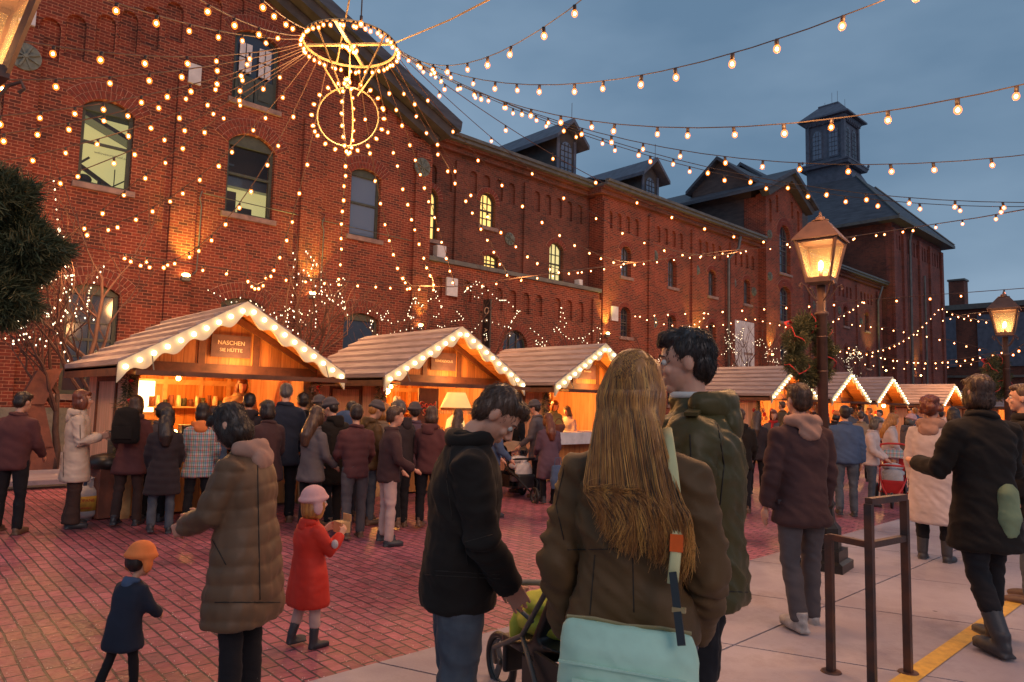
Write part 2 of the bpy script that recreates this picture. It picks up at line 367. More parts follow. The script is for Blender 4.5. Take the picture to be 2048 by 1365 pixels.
tag(b.build('power_cable', 'cable', smooth=True), 'bundle of black cables lying along the kerb behind the beige coated woman', 'cable')

b = MB(); rg = random.Random(11)  # pale flecks for salt grit, with wet glints put into their colour
for i in range(5200):
    D_ = 2.6+9*rg.random()**1.6; q = dp(rg.uniform(-50, 1500), 820, D_)
    if q.y < 3.6 or q.y > 9.2: continue
    x_ = round(q.x/.095)*.095+rg.gauss(0, .012) if rg.random() < .6 else q.x; s_ = rg.uniform(.0015, .0045); a = rg.random()*3
    b.add([(x_+s_*math.cos(a+k*1.57)*(1.6 if k % 2 else 1), q.y+s_*math.sin(a+k*1.57)*(1.6 if k % 2 else 1), .003+.003*(k % 2)) for k in range(4)], [(0, 1, 2, 3)])
o = b.build('grit_glints', 'grit'); o['kind'] = 'stuff'; tag(o, 'pale salt grit and wet glints scattered over the red brick paving', 'grit')
# ================================================================ building helpers
def arch_poly(x0, x1, z0, z1, rise, n=9, inset=0):
    x0, x1, z0 = x0+inset, x1-inset, z0+inset; w = (x1-x0)/2; xc = (x0+x1)/2
    rise = max(rise, .001); rad = (w*w+rise*rise)/(2*rise); a = math.asin(min(1, w/rad))
    if rise > w*.98: a = math.pi/2; rad = w
    pts = [(x0, z0), (x1, z0)]
    for i in range(n+1):
        t = a-2*a*i/n; pts.append((xc+rad*math.sin(t), z1+rad*(math.cos(t)-math.cos(a))-inset*.0))
    return pts
def wall(name, poly, y0, y1, m, parent, holes=(), niches=()):
    b = MB(); b.prism(poly, y0, y1); o = b.build(name, m)
    if holes or niches:
        c = MB()
        for (a0, a1, z0, z1, rise) in holes: c.prism(arch_poly(a0, a1, z0, z1, rise), y0-.3, y1+.3)
        for (xc, wd, z0, z1) in niches: c.prism(arch_poly(xc-wd/2, xc+wd/2, z0, z1-wd/2, wd/2, 6), y0-.3, y0+.10)
        co = c.build('cut', m)
        md = o.modifiers.new('b', 'BOOLEAN'); md.object = co; md.operation = 'DIFFERENCE'; md.solver = 'EXACT'; md.use_self = True
        me = evaluated(o); bpy.data.objects.remove(co)
        o = link(name, me)
    o.parent = parent; return o
def window(parent, a0, a1, z0, z1, rise, y, pane='paned', grid=(0, 0), bar=.03, fr=.07, sill=True, hood=.23, frame='green', meet=True, fill_arch=False, depth=.14):
    b = MB(); yy = y+depth
    out_ = arch_poly(a0, a1, z0, z1, rise); inn = arch_poly(a0+fr, a1-fr, z0+fr, z1, max(rise-fr*.6, .01))
    if rise > (a1-a0)/2*.98: inn = arch_poly(a0+fr, a1-fr, z0+fr, z1, (a1-a0)/2-fr)
    n = len(out_)
    vs = [(x, yy, z) for x, z in out_]+[(x, yy, z) for x, z in inn]+[(x, yy+.07, z) for x, z in out_]+[(x, yy+.07, z) for x, z in inn]
    fs = []
    for i in range(n):
        j = (i+1) % n; fs += [(i, j, n+j, n+i), (n+i, n+j, 3*n+j, 3*n+i)]
    b.add(vs, fs)
    top = z1+rise*.9
    if meet: b.box((a0+fr, yy-.01, (z0+top)/2-.03), (a1-fr, yy+.05, (z0+top)/2+.03))
    gx, gz = grid
    for i in range(1, gx): x = a0+fr+(a1-a0-2*fr)*i/gx; b.box((x-bar/2, yy+.005, z0+fr), (x+bar/2, yy+.04, z1+rise*.75))
    for i in range(1, gz): z = z0+fr+(top-z0-2*fr)*i/gz; b.box((a0+fr, yy+.007, z-bar/2), (a1-fr, yy+.037, z+bar/2))
    if fill_arch:
        b.prism(arch_poly(a0+.02, a1-.02, z1-.04, z1, rise-.03), yy-.03, yy+.03)
    w_ = b.build('window', frame, parent)
    b = MB(); b.prism(arch_poly(a0+fr*.5, a1-fr*.5, z0+fr*.5, z1, max(rise-fr*.5, .01)), yy+.045, yy+.055); b.build('pane', pane, w_)
    if sill:
        b = MB(); b.box((a0-.10, y-.09, z0-.13), (a1+.10, y+.13, z0)); b.build('sill', 'sill', w_)
    if hood:
        b = MB(); wd = (a1-a0)/2; xc = (a0+a1)/2
        if rise > wd*.98: a = math.pi/2; rad = wd
        else: rad = (wd*wd+rise*rise)/(2*rise); a = math.asin(wd/rad)
        zc = z1-rad*math.cos(a); nrow = 2 if hood > .3 else 1
        for q in range(nrow):
            ra, rb = rad+.004+q*.2, rad+(.2 if nrow > 1 else hood)+q*.2-.008
            k = max(6, int(2*a*ra/.085)); e = a+.06
            for i in range(k):
                t0, t1 = -e+2*e*(i+.07)/k, -e+2*e*(i+.93)/k
                P2 = lambda r, t: (xc+r*math.sin(t), zc+r*math.cos(t))
                b.prism([P2(ra, t0), P2(ra, t1), P2(rb, t1), P2(rb, t0)], y-.020, y+.049)
        b.build('brick_arch', 'archbrick', w_)
        b = MB(); ro_ = rad+.004+nrow*.2 if nrow > 1 else rad+hood
        for i in range(16):
            t0, t1 = -e+2*e*i/16, -e+2*e*(i+1)/16
            b.prism([P2(rad+.002, t0), P2(rad+.002, t1), P2(ro_, t1), P2(ro_, t0)], y-.009, y+.05)
        b.build('arch_mortar', 'mortar', w_)
    return w_
def plate(parent, x, y, z, r=.3):
    b = MB(); b.tube([(x, y+.01, z), (x, y-.035, z)], r, 20)
    for k in range(4):
        t = math.pi*k/4+.4; d = Vector((math.cos(t), 0, math.sin(t)))*r*.9
        b.bar(Vector((x, y-.05, z))-d, Vector((x, y-.05, z))+d, .05, .035)
    b.tube([(x, y-.03, z), (x, y-.1, z)], .045, 8)
    return b.build('anchor_plate', 'plate', parent)
def box_part(name, a, c, m, parent): b = MB(); b.box(a, c); return b.build(name, m, parent)

# ================================================================ gabled brick building (left)
gb = thing('brick_warehouse', 'tall gabled red brick building filling the left, lit windows with arched heads', 'building', (0, 0, 0))
cols = [(3.06, 4.14), (6.36, 7.62), (9.97, 11.0)]
lit_open = [(cols[0][0], cols[0][1], 6.31, 8.12, .26), (cols[1][0], cols[1][1], 6.3, 8.2, .33), (cols[2][0], cols[2][1], 6.36, 8.26, .2)]
low_open = [(3.02, 4.1, 1.5, 3.82, .2), (6.42, 7.56, 1.5, 3.93, .18), (9.93, 11.12, 1.5, 3.9, .18)]
up_open = [(6.36, 7.6, 9.36, 11.15, .25), (9.95, 11.0, 9.6, 11.0, .2)][:1]
nic = []
for (px, py) in [(103, 36), (155, 30), (215, 30), (260, 22), (304, 15), (352, 5), (430, -6), (475, -14)]:
    q = yp(px, py, 18.0); nic.append((q.x, .40, q.z-1.0, q.z))
for (px, py) in [(700, 105), (735, 128), (770, 152), (805, 178), (838, 205)]:
    q = yp(px, py, 18.0); nic.append((q.x, .34, q.z-1.2, q.z-.3))
wall('brick_wall', [(-5.6, 1.2), (12.8, 1.2), (12.8, 10.1), (3.6, 14.15), (-5.6, 10.1)], 18.0, 18.45, 'brick', gb, lit_open+low_open+up_open, nic)
b = MB(); b.box((12.4, 18.46, 0), (12.8, 34, 10.0)); b.box((-5.6, 18.46, 0), (-5.2, 34, 10)); b.box((-5.6, 33.6, 0), (12.8, 34, 10))
b.build('side_wall', 'brick', gb)
for i, x in enumerate([(1.6, 2.2), (5.03, 5.63), (8.38, 9.0), (12.2, 12.8)]):
    zt = 9.5 if i != 2 else 9.4
    box_part('pilaster', (x[0], 17.88, 1.2), (x[1], 17.998, zt), 'brick', gb)
b = MB(); b.box((-5.6, 17.86, 0), (12.82, 18.4, 1.2)); b.build('stone_base', 'stone', gb)
b = MB(); th = .34
for sx, xe in ((1, 13.45), (-1, -6.25)):
    ap, ez = 14.95, 10.6
    b.prism([(3.6, ap), (xe, ez), (xe-sx*.05, ez-th), (3.6, ap-th)], 17.2, 34.4, mi=0)
    b.prism([(3.6, ap-th-.01), (xe-sx*.12, ez-th-.01+.03), (xe-sx*.35, ez-th-.22), (3.6, ap-th-.3)], 17.35, 18.0, mi=1)
    b.prism([(3.6, ap-th-.31), (xe-sx*.5, ez-th-.2), (xe-sx*.7, ez-th-.42), (3.6, ap-th-.62)], 17.7, 18.0, mi=1)
b.build('roof', ['slate', 'trimdark'], gb)
ws = []
for i, (a0, a1, z0, z1, rs) in enumerate(lit_open):
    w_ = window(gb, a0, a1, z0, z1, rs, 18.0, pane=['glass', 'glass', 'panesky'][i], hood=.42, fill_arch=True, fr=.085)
    if i < 2:
        b = MB(); zt = z1+.2
        b.box((a0-.6, 19.5, z0-.6), (a1+.9, 19.6, z0+1.25 if i == 1 else zt+.1), 0)
        b.box((a0-.6, 18.5, z0-.7), (a1+.9, 19.6, z0-.6), 1); b.box((a0-.6, 18.5, zt+.15), (a1+.9, 19.6, zt+.25), 1)
        b.box((a0-.7, 18.5, z0-.7), (a0-.6, 19.6, zt+.2), 0); b.box((a1+.9, 18.5, z0-.7), (a1+1, 19.6, zt+.2), 1)
        if i == 1: b.box((a0-.6, 19.4, z0+1.2), (a1+.9, 19.6, zt+.15), 2)
        b.build('lit_room', ['lit', 'roomdark', 'roomdark'], w_)
        b = MB()
        if i == 0:
            b.bar((a0-.2, 19.1, 7.25), (a1+.5, 19.1, 6.2), .09); b.bar((a0-.3, 19.2, 6.9), (a0+.5, 19.2, 6.1), .06)
            b.bar((a0-.3, 19.0, 8.4), (a1+.9, 19.0, 7.5), .5, .1, mi=1); b.bar((a0, 19.1, 6.85), (a0+.4, 19.1, 7.25), .05)
            b.bar((a0+.5, 19.2, 6.3), (a1+.3, 19.2, 7.0), .03); b.bar((a1-.1, 19.15, 6.1), (a1-.1, 19.15, 7.1), .02)
            for k in range(5): b.tube([(a0+.15+.14*k, 18.75, 6.3), (a0+.17+.14*k, 18.75, 6.55+.1*(k % 2))], .045, 7)
            b.ell((a0+.28, 18.8, 6.62), (.16, .1, .12)); b.ell((a0+.72, 18.8, 6.48), (.14, .1, .1))
        else:
            b.box((a0+.45, 19.3, 6.3), (a0+.75, 19.36, 7.25)); b.box((a0+.82, 19.3, 6.2), (a1-.05, 19.34, 6.85), 0)
            b.bar((a0-.1, 19.2, 6.5), (a0+.5, 19.2, 6.78), .05); b.box((a0+.05, 19.3, 6.4), (a0+.32, 19.34, 6.95))
            b.box((a0, 18.9, 7.85), (a0+.5, 19.3, 7.9), 1); b.box((a0-.3, 19.1, 7.35), (a1+.4, 19.35, 7.6), 1)
        b.build('room_fittings', ['trimdark', 'panesky'], w_)
        if i == 0: text('window_lettering', 'weloveourschool.ca', .085, 'black', w_, (3.72, 18.13, 7.12), (R(90), 0, 0), .001)
for i, (a0, a1, z0, z1, rs) in enumerate(low_open):
    window(gb, a0, a1, z0, z1, rs, 18.0, pane='paned', hood=.42, fr=.09, fill_arch=True, grid=(2, 3) if i == 0 else (0, 0))
a0, a1, z0, z1, rs = up_open[0]
w_ = window(gb, a0, a1, z0, z1, rs, 18.0, pane='paned', hood=.42, meet=False, fr=.1)
b = MB()
for s_ in (0, 1):
    xa = a0+.1+s_*.53; b.box((xa, 18.08, z0+.08), (xa+.5, 18.13, z0+.75), 0); b.box((xa+.09, 18.06, z0+.18), (xa+.41, 18.09, z0+.64), 0)
    for ii in range(2):
        for jj in range(2): b.box((xa+.08+.18*ii, 18.10, z0+.86+.42*jj), (xa+.23+.18*ii, 18.12, z0+1.24+.42*jj), 1)
b.build('door_leaf', ['green', 'white'], w_)
plate(gb, 1.9, 17.88, 8.78, .30); plate(gb, 12.4, 17.88, 8.98, .30)
b = MB()
for x in (5.05, 8.42):
    b.tube([(x+.72, 17.97, 6.7), (x+.66, 17.95, 6.5), (x+.72, 17.95, 6.3), (x+.70, 17.95, 4.65), (x+.5, 17.95, 4.4)], .016, 5)
b.tube([(5.8, 17.96, 6.65), (8.9, 17.96, 6.6), (12.3, 17.96, 6.55)], .012, 4)
b.build('cable_conduit', 'gutter', gb)
b = MB(); b.box((5.22, 17.82, 9.35), (5.52, 17.88, 9.85)); b.build('notice_plate', 'white', gb); b = MB(); b.box((1.72, 17.8, 9.5), (2.02, 17.88, 9.95)); b.build('notice_plate', 'white', gb)

# ================================================================ one-storey annex between the two tall buildings
an = thing('brick_annex', 'low brick annex with a parapet and small blind arches between two tall buildings', 'building')
wall('brick_wall', [(12.82, 0), (21.4, 0), (21.4, 6.05), (12.82, 6.05)], 18.02, 18.4, 'brick', an, [(16.2, 17.4, 1.2, 3.55, .58), (19.0, 20.0, 1.2, 3.3, .5)],
     [(15.3+.66*i+(.35 if i > 4 else 0), .36, 4.75, 5.55) for i in range(8)]+[(13.3+.62*i, .34, 4.9, 5.6) for i in range(3)])
for a0, a1, z1, rs in ((16.2, 17.4, 3.55, .58), (19.0, 20.0, 3.3, .5)): window(an, a0, a1, 1.2, z1, rs, 18.02, grid=(3, 4), hood=.24)
b = MB(); b.box((12.82, 17.9, 6.055), (21.4, 18.45, 6.2)); b.build('coping', 'gutter', an)
b = MB(); b.box((12.82, 18.45, 5.8), (21.4, 18.66, 5.9)); b.build('roof', 'gutter', an)
box_part('corner_pier', (20.9, 17.9, 0), (21.38, 18.018, 5.75), 'brick', an)
b = MB(); b.box((13.6, 17.95, 5.0), (14.05, 18.015, 5.6)); b.build('notice_plate', 'white', an)
for px, py, s_ in ((880, 503, .36), (1158, 563, .22)):
    q = yp(px, py, 18.3); b = MB(); b.box((q.x-s_/2, 18.2, 6.21), (q.x+s_/2, 18.44, 6.21+s_*1.3)); b.box((q.x-s_/2+.03, 18.19, 6.25), (q.x+s_/2-.03, 18.2, 6.18+s_*1.2))
    tag(b.build('air_conditioner', 'white'), 'pale %s box unit standing on the parapet of the low annex, %s end' % (('larger', 'left') if s_ > .3 else ('smaller', 'right')), 'air conditioner')
hs = thing('hanging_sign', 'black vertical sign board with raised letters projecting from annex wall', 'sign', (15.1, 17.95, 0))
b = MB(); b.box((-.03, -.5, 3.2), (.03, -.12, 5.0)); b.box((-.02, -.12, 4.55), (.02, .06, 4.62)); b.box((-.02, -.12, 3.5), (.02, .06, 3.55)); b.build('board', 'black', hs)
for i, ch in enumerate('OCABI'):
    text('lettering', ch, [.34, .2, .2, .2, .2][i], 'signt', hs, (-.035, -.31, 4.62-.33*i), (R(90), R(90), R(-90)), .004)

# ================================================================ long brick building
lb = thing('brick_factory', 'long three storey brick factory with dormers, eaves gutter and rows of narrow windows', 'building')
# recessed bay
rw = [(12.95, 13.68, 6.95, 8.35, .36), (15.55, 16.27, 7.85, 8.75, .36), (15.8, 16.5, 6.2, 6.75, .12), (19.15, 19.95, 6.25, 7.65, .25)]
wall('recessed_wall', [(12.8, 0), (21.47, 0), (21.47, 10.3), (12.8, 10.3)], 18.7, 19.1, 'brick2', lb, rw,
     [(13.4+.0+.66*i, .36, 8.75, 9.55) for i in range(2)]+[(15.2+.62*i, .34, 8.95+.0, 9.75) for i in range(4)]+[(18.4+.62*i, .34, 8.95, 9.75) for i in range(5)])
for i, (a0, a1, z0, z1, rs) in enumerate(rw):
    window(lb, a0, a1, z0, z1, rs, 18.7, pane='litw' if i != 3 else 'lit', grid=(3, 4), bar=.035, fr=.05, hood=.2, depth=.16)
for x in (14.35, 17.65): box_part('pilaster', (x, 18.6, 5.9), (x+.35, 18.698, 9.9), 'brick2', lb)
plate(lb, 17.0, 18.7, 7.6, .24)
# projecting front
WC = [23.1, 26.5, 29.9, 33.3]; WR = [42.6, 46.0, 49.6]
hl, ww = [], .34
for x in WC+WR:
    hl += [(x-ww, x+ww, 6.95, 8.05, .22), (x-ww, x+ww, 4.4, 5.45, .22), (x-ww, x+ww, 1.6, 3.1, .22)]
nl = []
for x in [22.9, 26.3, 29.7, 33.0, 42.6, 46, 49.6]:
    nl += [(x+d, .3, 8.85, 9.6) for d in (-.9, -.3, .3, .9)]
for x0_, x1_, hh, nn, nm in ((21.47, 34.5, [h for h in hl if h[0] < 34], [n_ for n_ in nl if n_[0] < 34], 0), (38.9, 52.45, [h for h in hl if h[0] > 39], [n_ for n_ in nl if n_[0] > 39.5], 1)):
    wall('front_wall', [(x0_, 0), (x1_, 0), (x1_, 10.15), (x0_, 10.15)], 18.0, 18.4, 'brick' if nm == 0 else 'brick3', lb, hh, nn)
box_part('return_wall', (21.475, 18.41, 0), (21.85, 18.69, 10.1), 'brick', lb)
for i, x in enumerate(WC+WR):
    for (z0, z1) in ((6.95, 8.05), (4.4, 5.45), (1.6, 3.1)):
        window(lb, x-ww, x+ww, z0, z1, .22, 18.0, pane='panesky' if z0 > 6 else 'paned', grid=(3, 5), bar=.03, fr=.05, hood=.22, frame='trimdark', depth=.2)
for x in (21.47, 24.6, 28.0, 31.5, 40.6, 44.2, 47.7, 51.4): box_part('pilaster', (x, 17.9, 0), (x+.38, 17.998, 9.9), 'brick' if x < 35 else 'brick3', lb)
for x, z in ((25.1, 8.2), (28.5, 8.05), (31.9, 7.9), (34.0, 7.7), (25.1, 5.2), (28.5, 4.9), (31.9, 4.9), (39.6, 8.2), (41.2, 7.8), (45.0, 7.9), (48.5, 7.5)): plate(lb, x, 18.0, z, .24)
b = MB(); b.tube([(31.75, 17.5, 10.2), (31.72, 17.6, 9.6), (31.15, 17.82, 9.0), (31.15, 17.85, 0)], .075, 8); b.build('drainpipe', 'gutter', lb, True)
b = MB(); b.tube([(51.2, 17.5, 10.2), (51.2, 17.82, 9.2), (51.2, 17.85, 0)], .075, 8); b.build('drainpipe', 'gutter', lb, True)
b = MB()
for x0_, x1_, yf in ((12.85, 21.2, 18.2), (21.2, 34.49, 17.5), (38.91, 52.45, 17.5)):
    # stepped brick cornice, soffit, gutter
    b.box((x0_, yf+.32, 10.16), (x1_, 19, 10.34), 1); b.box((x0_, yf+.18, 10.345), (x1_, 19, 10.44), 1)
    b.box((x0_, yf, 10.445), (x1_, 19, 10.56), 0); b.box((x0_, yf-.08, 10.57), (x1_, yf+.12, 10.68), 0)
    zr = 10.6+.33*8
    b.add([(x0_, yf+.02, 10.6), (x1_, yf+.02, 10.6), (x1_, 26, zr), (x0_, 26, zr), (x0_, 30, 10), (x1_, 30, 10)], [(0, 1, 2, 3), (3, 2, 5, 4)], 2)
b.build('roof', ['gutter', 'brick2', 'slate'], lb)
b = MB(); b.box((31.9, 17.93, 3.5), (33.9, 17.985, 6.0)); b.build('banner', 'white', lb)
for q in ((22.1, 5.0, .6), ): b = MB(); b.box((q[0], 17.93, q[1]), (q[0]+.42, 17.99, q[1]+q[2])); b.build('notice_plate', 'white', lb)
# dormers
for x0_, x1_, y in ((19.75, 20.85, 19.0), (25.75, 27.0, 19.2)):
    b = MB(); zb, ze, zr = 10.6, 12.45, 13.15; xc = (x0_+x1_)/2
    b.box((x0_, y, zb), (x1_, y+6, ze), 0); b.prism([(x0_, ze), (x1_, ze), (xc, zr-.12)], y, y+6, mi=0)
    for s_ in (-1, 1):
        xe = xc+s_*((x1_-x0_)/2+.42)
        b.prism([(xc, zr+.08), (xe, ze-.14), (xe, ze-.30), (xc, zr-.1)], y-.45, y+6.2, mi=1)
    b.box((x0_-.03, y-.06, zb), (x0_+.12, y, ze), 1); b.box((x1_-.12, y-.06, zb), (x1_+.03, y, ze), 1)
    b.tube([(xc, y-.3, zr), (xc, y-.3, zr+.75)], .015, 4, 1)
    d_ = b.build('dormer', ['trimdark', 'cupola'], lb)
    b = MB(); b.prism(arch_poly(xc-.32, xc+.32, zb+.35, ze-.45, .32), y-.03, y-.01, mi=0)
    for k in (1, 2): b.box((xc-.32+.213*k-.012, y-.05, zb+.35), (xc-.32+.213*k+.012, y-.03, ze-.2), 1)
    for k in range(1, 6): b.box((xc-.31, y-.05, zb+.35+.24*k-.012), (xc+.31, y-.03, zb+.35+.24*k+.012), 1)
    b.build('dormer_window', ['panesky', 'trimdark'], d_)
# tall gabled bay and the wing behind it
bx0, bx1 = 34.5, 38.9; xc = 36.7
wall('bay_wall', [(bx0, 0), (bx1, 0), (bx1, 13.1), (xc, 14.35), (bx0, 13.1)], 17.55, 18.1, 'brick', lb,
     [(36.05, 37.35, 9.0, 11.1, .65), (36.05, 37.35, 6.3, 8.0, .3), (36.05, 37.35, 3.2, 5.0, .3)],
     [(35.0, .35, 11.6, 12.9), (38.35, .35, 11.6, 12.9), (36.7-.9, .3, 12.3, 13.3), (36.7+.9, .3, 12.3, 13.3)])
for z0, z1, rs in ((9.0, 11.1, .65), (6.3, 8.0, .3), (3.2, 5.0, .3)): window(lb, 36.05, 37.35, z0, z1, rs, 17.55, pane='paned', grid=(3, 5), hood=.42, frame='gutter', depth=.22)
box_part('bay_side', (bx0+.002, 18.105, 0), (bx1-.002, 18.8, 13.0), 'brick', lb)
plate(lb, 34.9, 17.55, 10.9, .24); plate(lb, 34.9, 17.55, 8.6, .24)
b = MB(); b.box((bx0+.05, 18.81, 10.2), (bx1-.05, 36, 13.05)); b.build('wing_wall', 'wingwall', lb)
b = MB()
for s_ in (-1, 1):
    b.prism([(xc, 14.85), (xc+s_*3.0, 13.3), (xc+s_*3.0, 13.1), (xc, 14.62)], 16.9, 36.5, mi=1)
    b.prism([(xc, 14.6), (xc+s_*2.9, 13.08), (xc+s_*2.6, 12.8), (xc, 14.2)], 17.1, 17.54, mi=0)
b.build('wing_roof', ['trimdark', 'slate'], lb)
b = MB()
for X0_, yc, zt, ze, hw, L_ in ((34.2, 20.3, 15.75, 14.1, 2.05, 5), (39.9, 22.0, 17.3, 15.4, 2.3, 5)):
    b.prism([(yc-hw+.2, 10.8), (yc+hw-.2, 10.8), (yc+hw-.2, ze), (yc, zt-.15), (yc-hw+.2, ze)], X0_+.43, X0_+L_, 'X', 0)
    for s_ in (-1, 1): b.prism([(yc, zt), (yc+s_*hw, ze), (yc+s_*hw, ze-.2), (yc, zt-.2)], X0_, X0_+L_, 'X', 1)
b.build('roof_gable', ['wingwall', 'slate'], lb)

# ================================================================ tower block with cupola
tb = thing('tower_building', 'square brick block with hipped slate roof carrying a dark louvred cupola tower', 'building')
wall('brick_wall', [(52.5, 0), (63.8, 0), (63.8, 15.0), (52.5, 15.0)], 17.25, 17.7, 'brick3', tb, (), [(52.5+.62*i+.3, .3, 13.2, 14.3) for i in range(18) if i not in (3, 9, 13)])
b = MB(); b.box((52.5, 17.71, 0), (63.8, 28.7, 15.0)); b.build('side_wall', 'brick2', tb)
for x in (52.45, 54.4, 57.9, 60.4, 63.3): box_part('pilaster', (x, 17.1, 0), (x+.5, 17.245, 14.6), 'brick3', tb)
b = MB(); b.tube([(55.6, 16.9, 14.9), (55.6, 17.05, 14.2), (55.6, 17.1, 0)], .09, 6); b.build('drainpipe', 'gutter', tb); b = MB(); b.tube([(58.9, 17.1, 12), (58.9, 17.1, 0)], .07, 6); b.build('drainpipe', 'gutter', tb)
xc, yc = 58.15, 22.95; ch = 1.85
def frust(b, h0, z0, h1, z1, mi=0, cx=xc, cy=yc):
    v_ = [(cx-h0, cy-h0, z0), (cx+h0, cy-h0, z0), (cx+h0, cy+h0, z0), (cx-h0, cy+h0, z0), (cx-h1, cy-h1, z1), (cx+h1, cy-h1, z1), (cx+h1, cy+h1, z1), (cx-h1, cy+h1, z1)]
    b.add(v_, [(0, 3, 2, 1), (4, 5, 6, 7), (0, 1, 5, 4), (1, 2, 6, 5), (2, 3, 7, 6), (3, 0, 4, 7)], mi)
b = MB(); frust(b, 6.5, 15.0, 6.5, 15.22, 1); frust(b, 6.45, 15.22, 1.95, 20.1, 0)
for sx, sy in ((-1, -1), (1, -1), (-1, 1)):
    b.bar((xc+sx*6.45, yc+sy*6.45, 15.3), (xc+sx*1.97, yc+sy*1.97, 20.15), .14, .08, 1)
b.build('roof', ['slate', 'gutter'], tb)
b = MB(); frust(b, 1.95, 19.6, 1.85, 21.2); frust(b, 2.35, 21.2, 2.45, 21.42); frust(b, 2.5, 21.425, 2.5, 21.55)
frust(b, 1.7, 21.55, 1.7, 24.7)
for sx, sy in ((-1, -1), (1, -1), (-1, 1), (1, 1)): b.box((xc+sx*1.72-.17, yc+sy*1.72-.17, 21.55), (xc+sx*1.72+.17, yc+sy*1.72+.17, 24.6))
frust(b, 1.85, 24.6, 2.1, 24.95); frust(b, 2.45, 25.0, 2.45, 25.12); frust(b, 2.4, 25.13, .95, 26.25); frust(b, .98, 26.25, .98, 26.36)
for i in range(9):
    b.box((xc-1.9+i*.45, yc-2.0, 24.62), (xc-1.75+i*.45, yc-1.86, 24.9)); b.box((xc-2.0, yc-1.9+i*.45, 24.62), (xc-1.86, yc-1.75+i*.45, 24.9))
for dx, dy, h in ((-.9, -.9, .9), (.9, -.9, .7), (0, 0, 1.2), (-.5, .5, .4)): b.tube([(xc+dx, yc+dy, 26.3), (xc+dx, yc+dy, 26.3+h)], .018, 4)
b.ell((xc-2.6, yc+1.9, 21.75), .12); b.ell((xc+2.6, yc-2.4, 21.75), .12)
CUP = lambda q: Vector((xc-.46+(q.x-xc)*.84, yc+.42+(q.y-yc)*.84, 20+(q.z-20)*1.10)) if q.z > 20.2 else q
b.v = [CUP(q) for q in b.v]
cu = b.build('cupola', 'cupola', tb)
for k in range(2):
    for face in ('X', 'Y'):
        b = MB(); c0 = (yc if face == 'X' else xc)-1.02+k*2.04-.0; c0 = (yc if face == 'X' else xc)+(-.78+1.56*k)
        f0 = (xc if face == 'X' else yc)-1.72
        b.prism(arch_poly(c0-.5, c0+.5, 21.95, 23.85, .5), f0-.05, f0+.01, face, 1)
        b.prism(arch_poly(c0-.4, c0+.4, 22.05, 23.8, .4), f0-.07, f0-.051, face, 0)
        for q in range(1, 3):
            u = c0-.4+.8*q/3
            if face == 'X': b.box((f0-.1, u-.02, 22.05), (f0-.071, u+.02, 24.1), 1)
            else: b.box((u-.02, f0-.1, 22.05), (u+.02, f0-.071, 24.1), 1)
        for q in range(1, 6):
            z = 22.05+.35*q
            if face == 'X': b.box((f0-.1, c0-.38, z-.02), (f0-.071, c0+.38, z+.02), 1)
            else: b.box((c0-.38, f0-.1, z-.02), (c0+.38, f0-.071, z+.02), 1)
        b.v = [CUP(q) for q in b.v]
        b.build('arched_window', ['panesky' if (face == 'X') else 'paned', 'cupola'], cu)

# ================================================================ far building closing the street
fbld = thing('far_warehouse', 'low dark warehouse with large blue grey panels closing the far end of street', 'building')
b = MB(); b.box((78, -40, 0), (90, 60, 11.6), 0); b.box((77.6, -40, 11.61), (90, 60, 12.1), 1); b.box((82, 20.2, 12.11), (83.4, 21.6, 15.2), 0); b.box((81.9, 20.1, 15.21), (83.5, 21.7, 15.4), 1)
b.build('wall', ['brick2', 'gutter'], fbld)
for yy in range(-34, 30, 6):
    b = MB(); b.box((77.9, yy, 6.0), (77.98, yy+4.2, 11.0)); b.build('wall_panel', 'cupola', fbld)
b = MB(); b.box((70, 2, 0), (76, 30, 4.6), 0); b.box((69.8, 1.8, 4.61), (76, 30.2, 4.8), 1); tag(b.build('shed', ['brick2', 'gutter']), 'low flat roofed brick shed in front of the far dark warehouse', 'shed')

# ================================================================ uplights on the walls
def wall_lamp(x, y, z, label, power=14, col=(1, .72, .12), lit=True):
    t = thing('wall_lamp', label, 'wall lamp', (x, y, z), group='wall lamps on the brick fronts')
    b = MB(); b.box((-.1, -.02, -.12), (.1, .12, -.02)); b.tube([(0, .1, -.07), (0, .28, -.15)], .03, 6); b.build('housing', 'gutter', t)
    b = MB(); b.ell((0, 0, .02), (.10, .05, .045)); b.build('lens', 'flame', t)
    if power: light('wall_lamp_light', (x, y-.16, z+.10), power*6, col, .05, 'SPOT', (R(170), 0, 0), 75)
for i, (px, py, yy, pw, lb_) in enumerate([(372, 552, 17.7, 30, 'small uplight on brick pier right of the tall fairy lit tree'), (625, 588, 17.7, 30, 'small uplight on brick pier above the gap right of the first stall roof'),
        (842, 652, 17.8, 10, 'round white lamp on the wall just above the second stall ridge'), (1216, 668, 17.75, 30, 'uplight where the annex meets the long factory'),
        (1400, 692, 17.75, 30, 'uplight on factory wall just right of the dark haired man'), (1545, 710, 17.4, 25, 'uplight on factory wall left of the near lamp wreath'), (1772, 742, 16.9, 40, 'uplight on the tower block right of lamp wreath'), (1842, 752, 16.9, 20, 'small pale lamp on the tower block by its right corner')]):
    q = yp(px, py, yy); wall_lamp(q.x, yy, q.z, lb_, pw)
light('wall_lamp_light', (1.2, 17.4, 3.3), 80, (1, .62, .14), .05, 'SPOT', (R(168), 0, 0), 80)
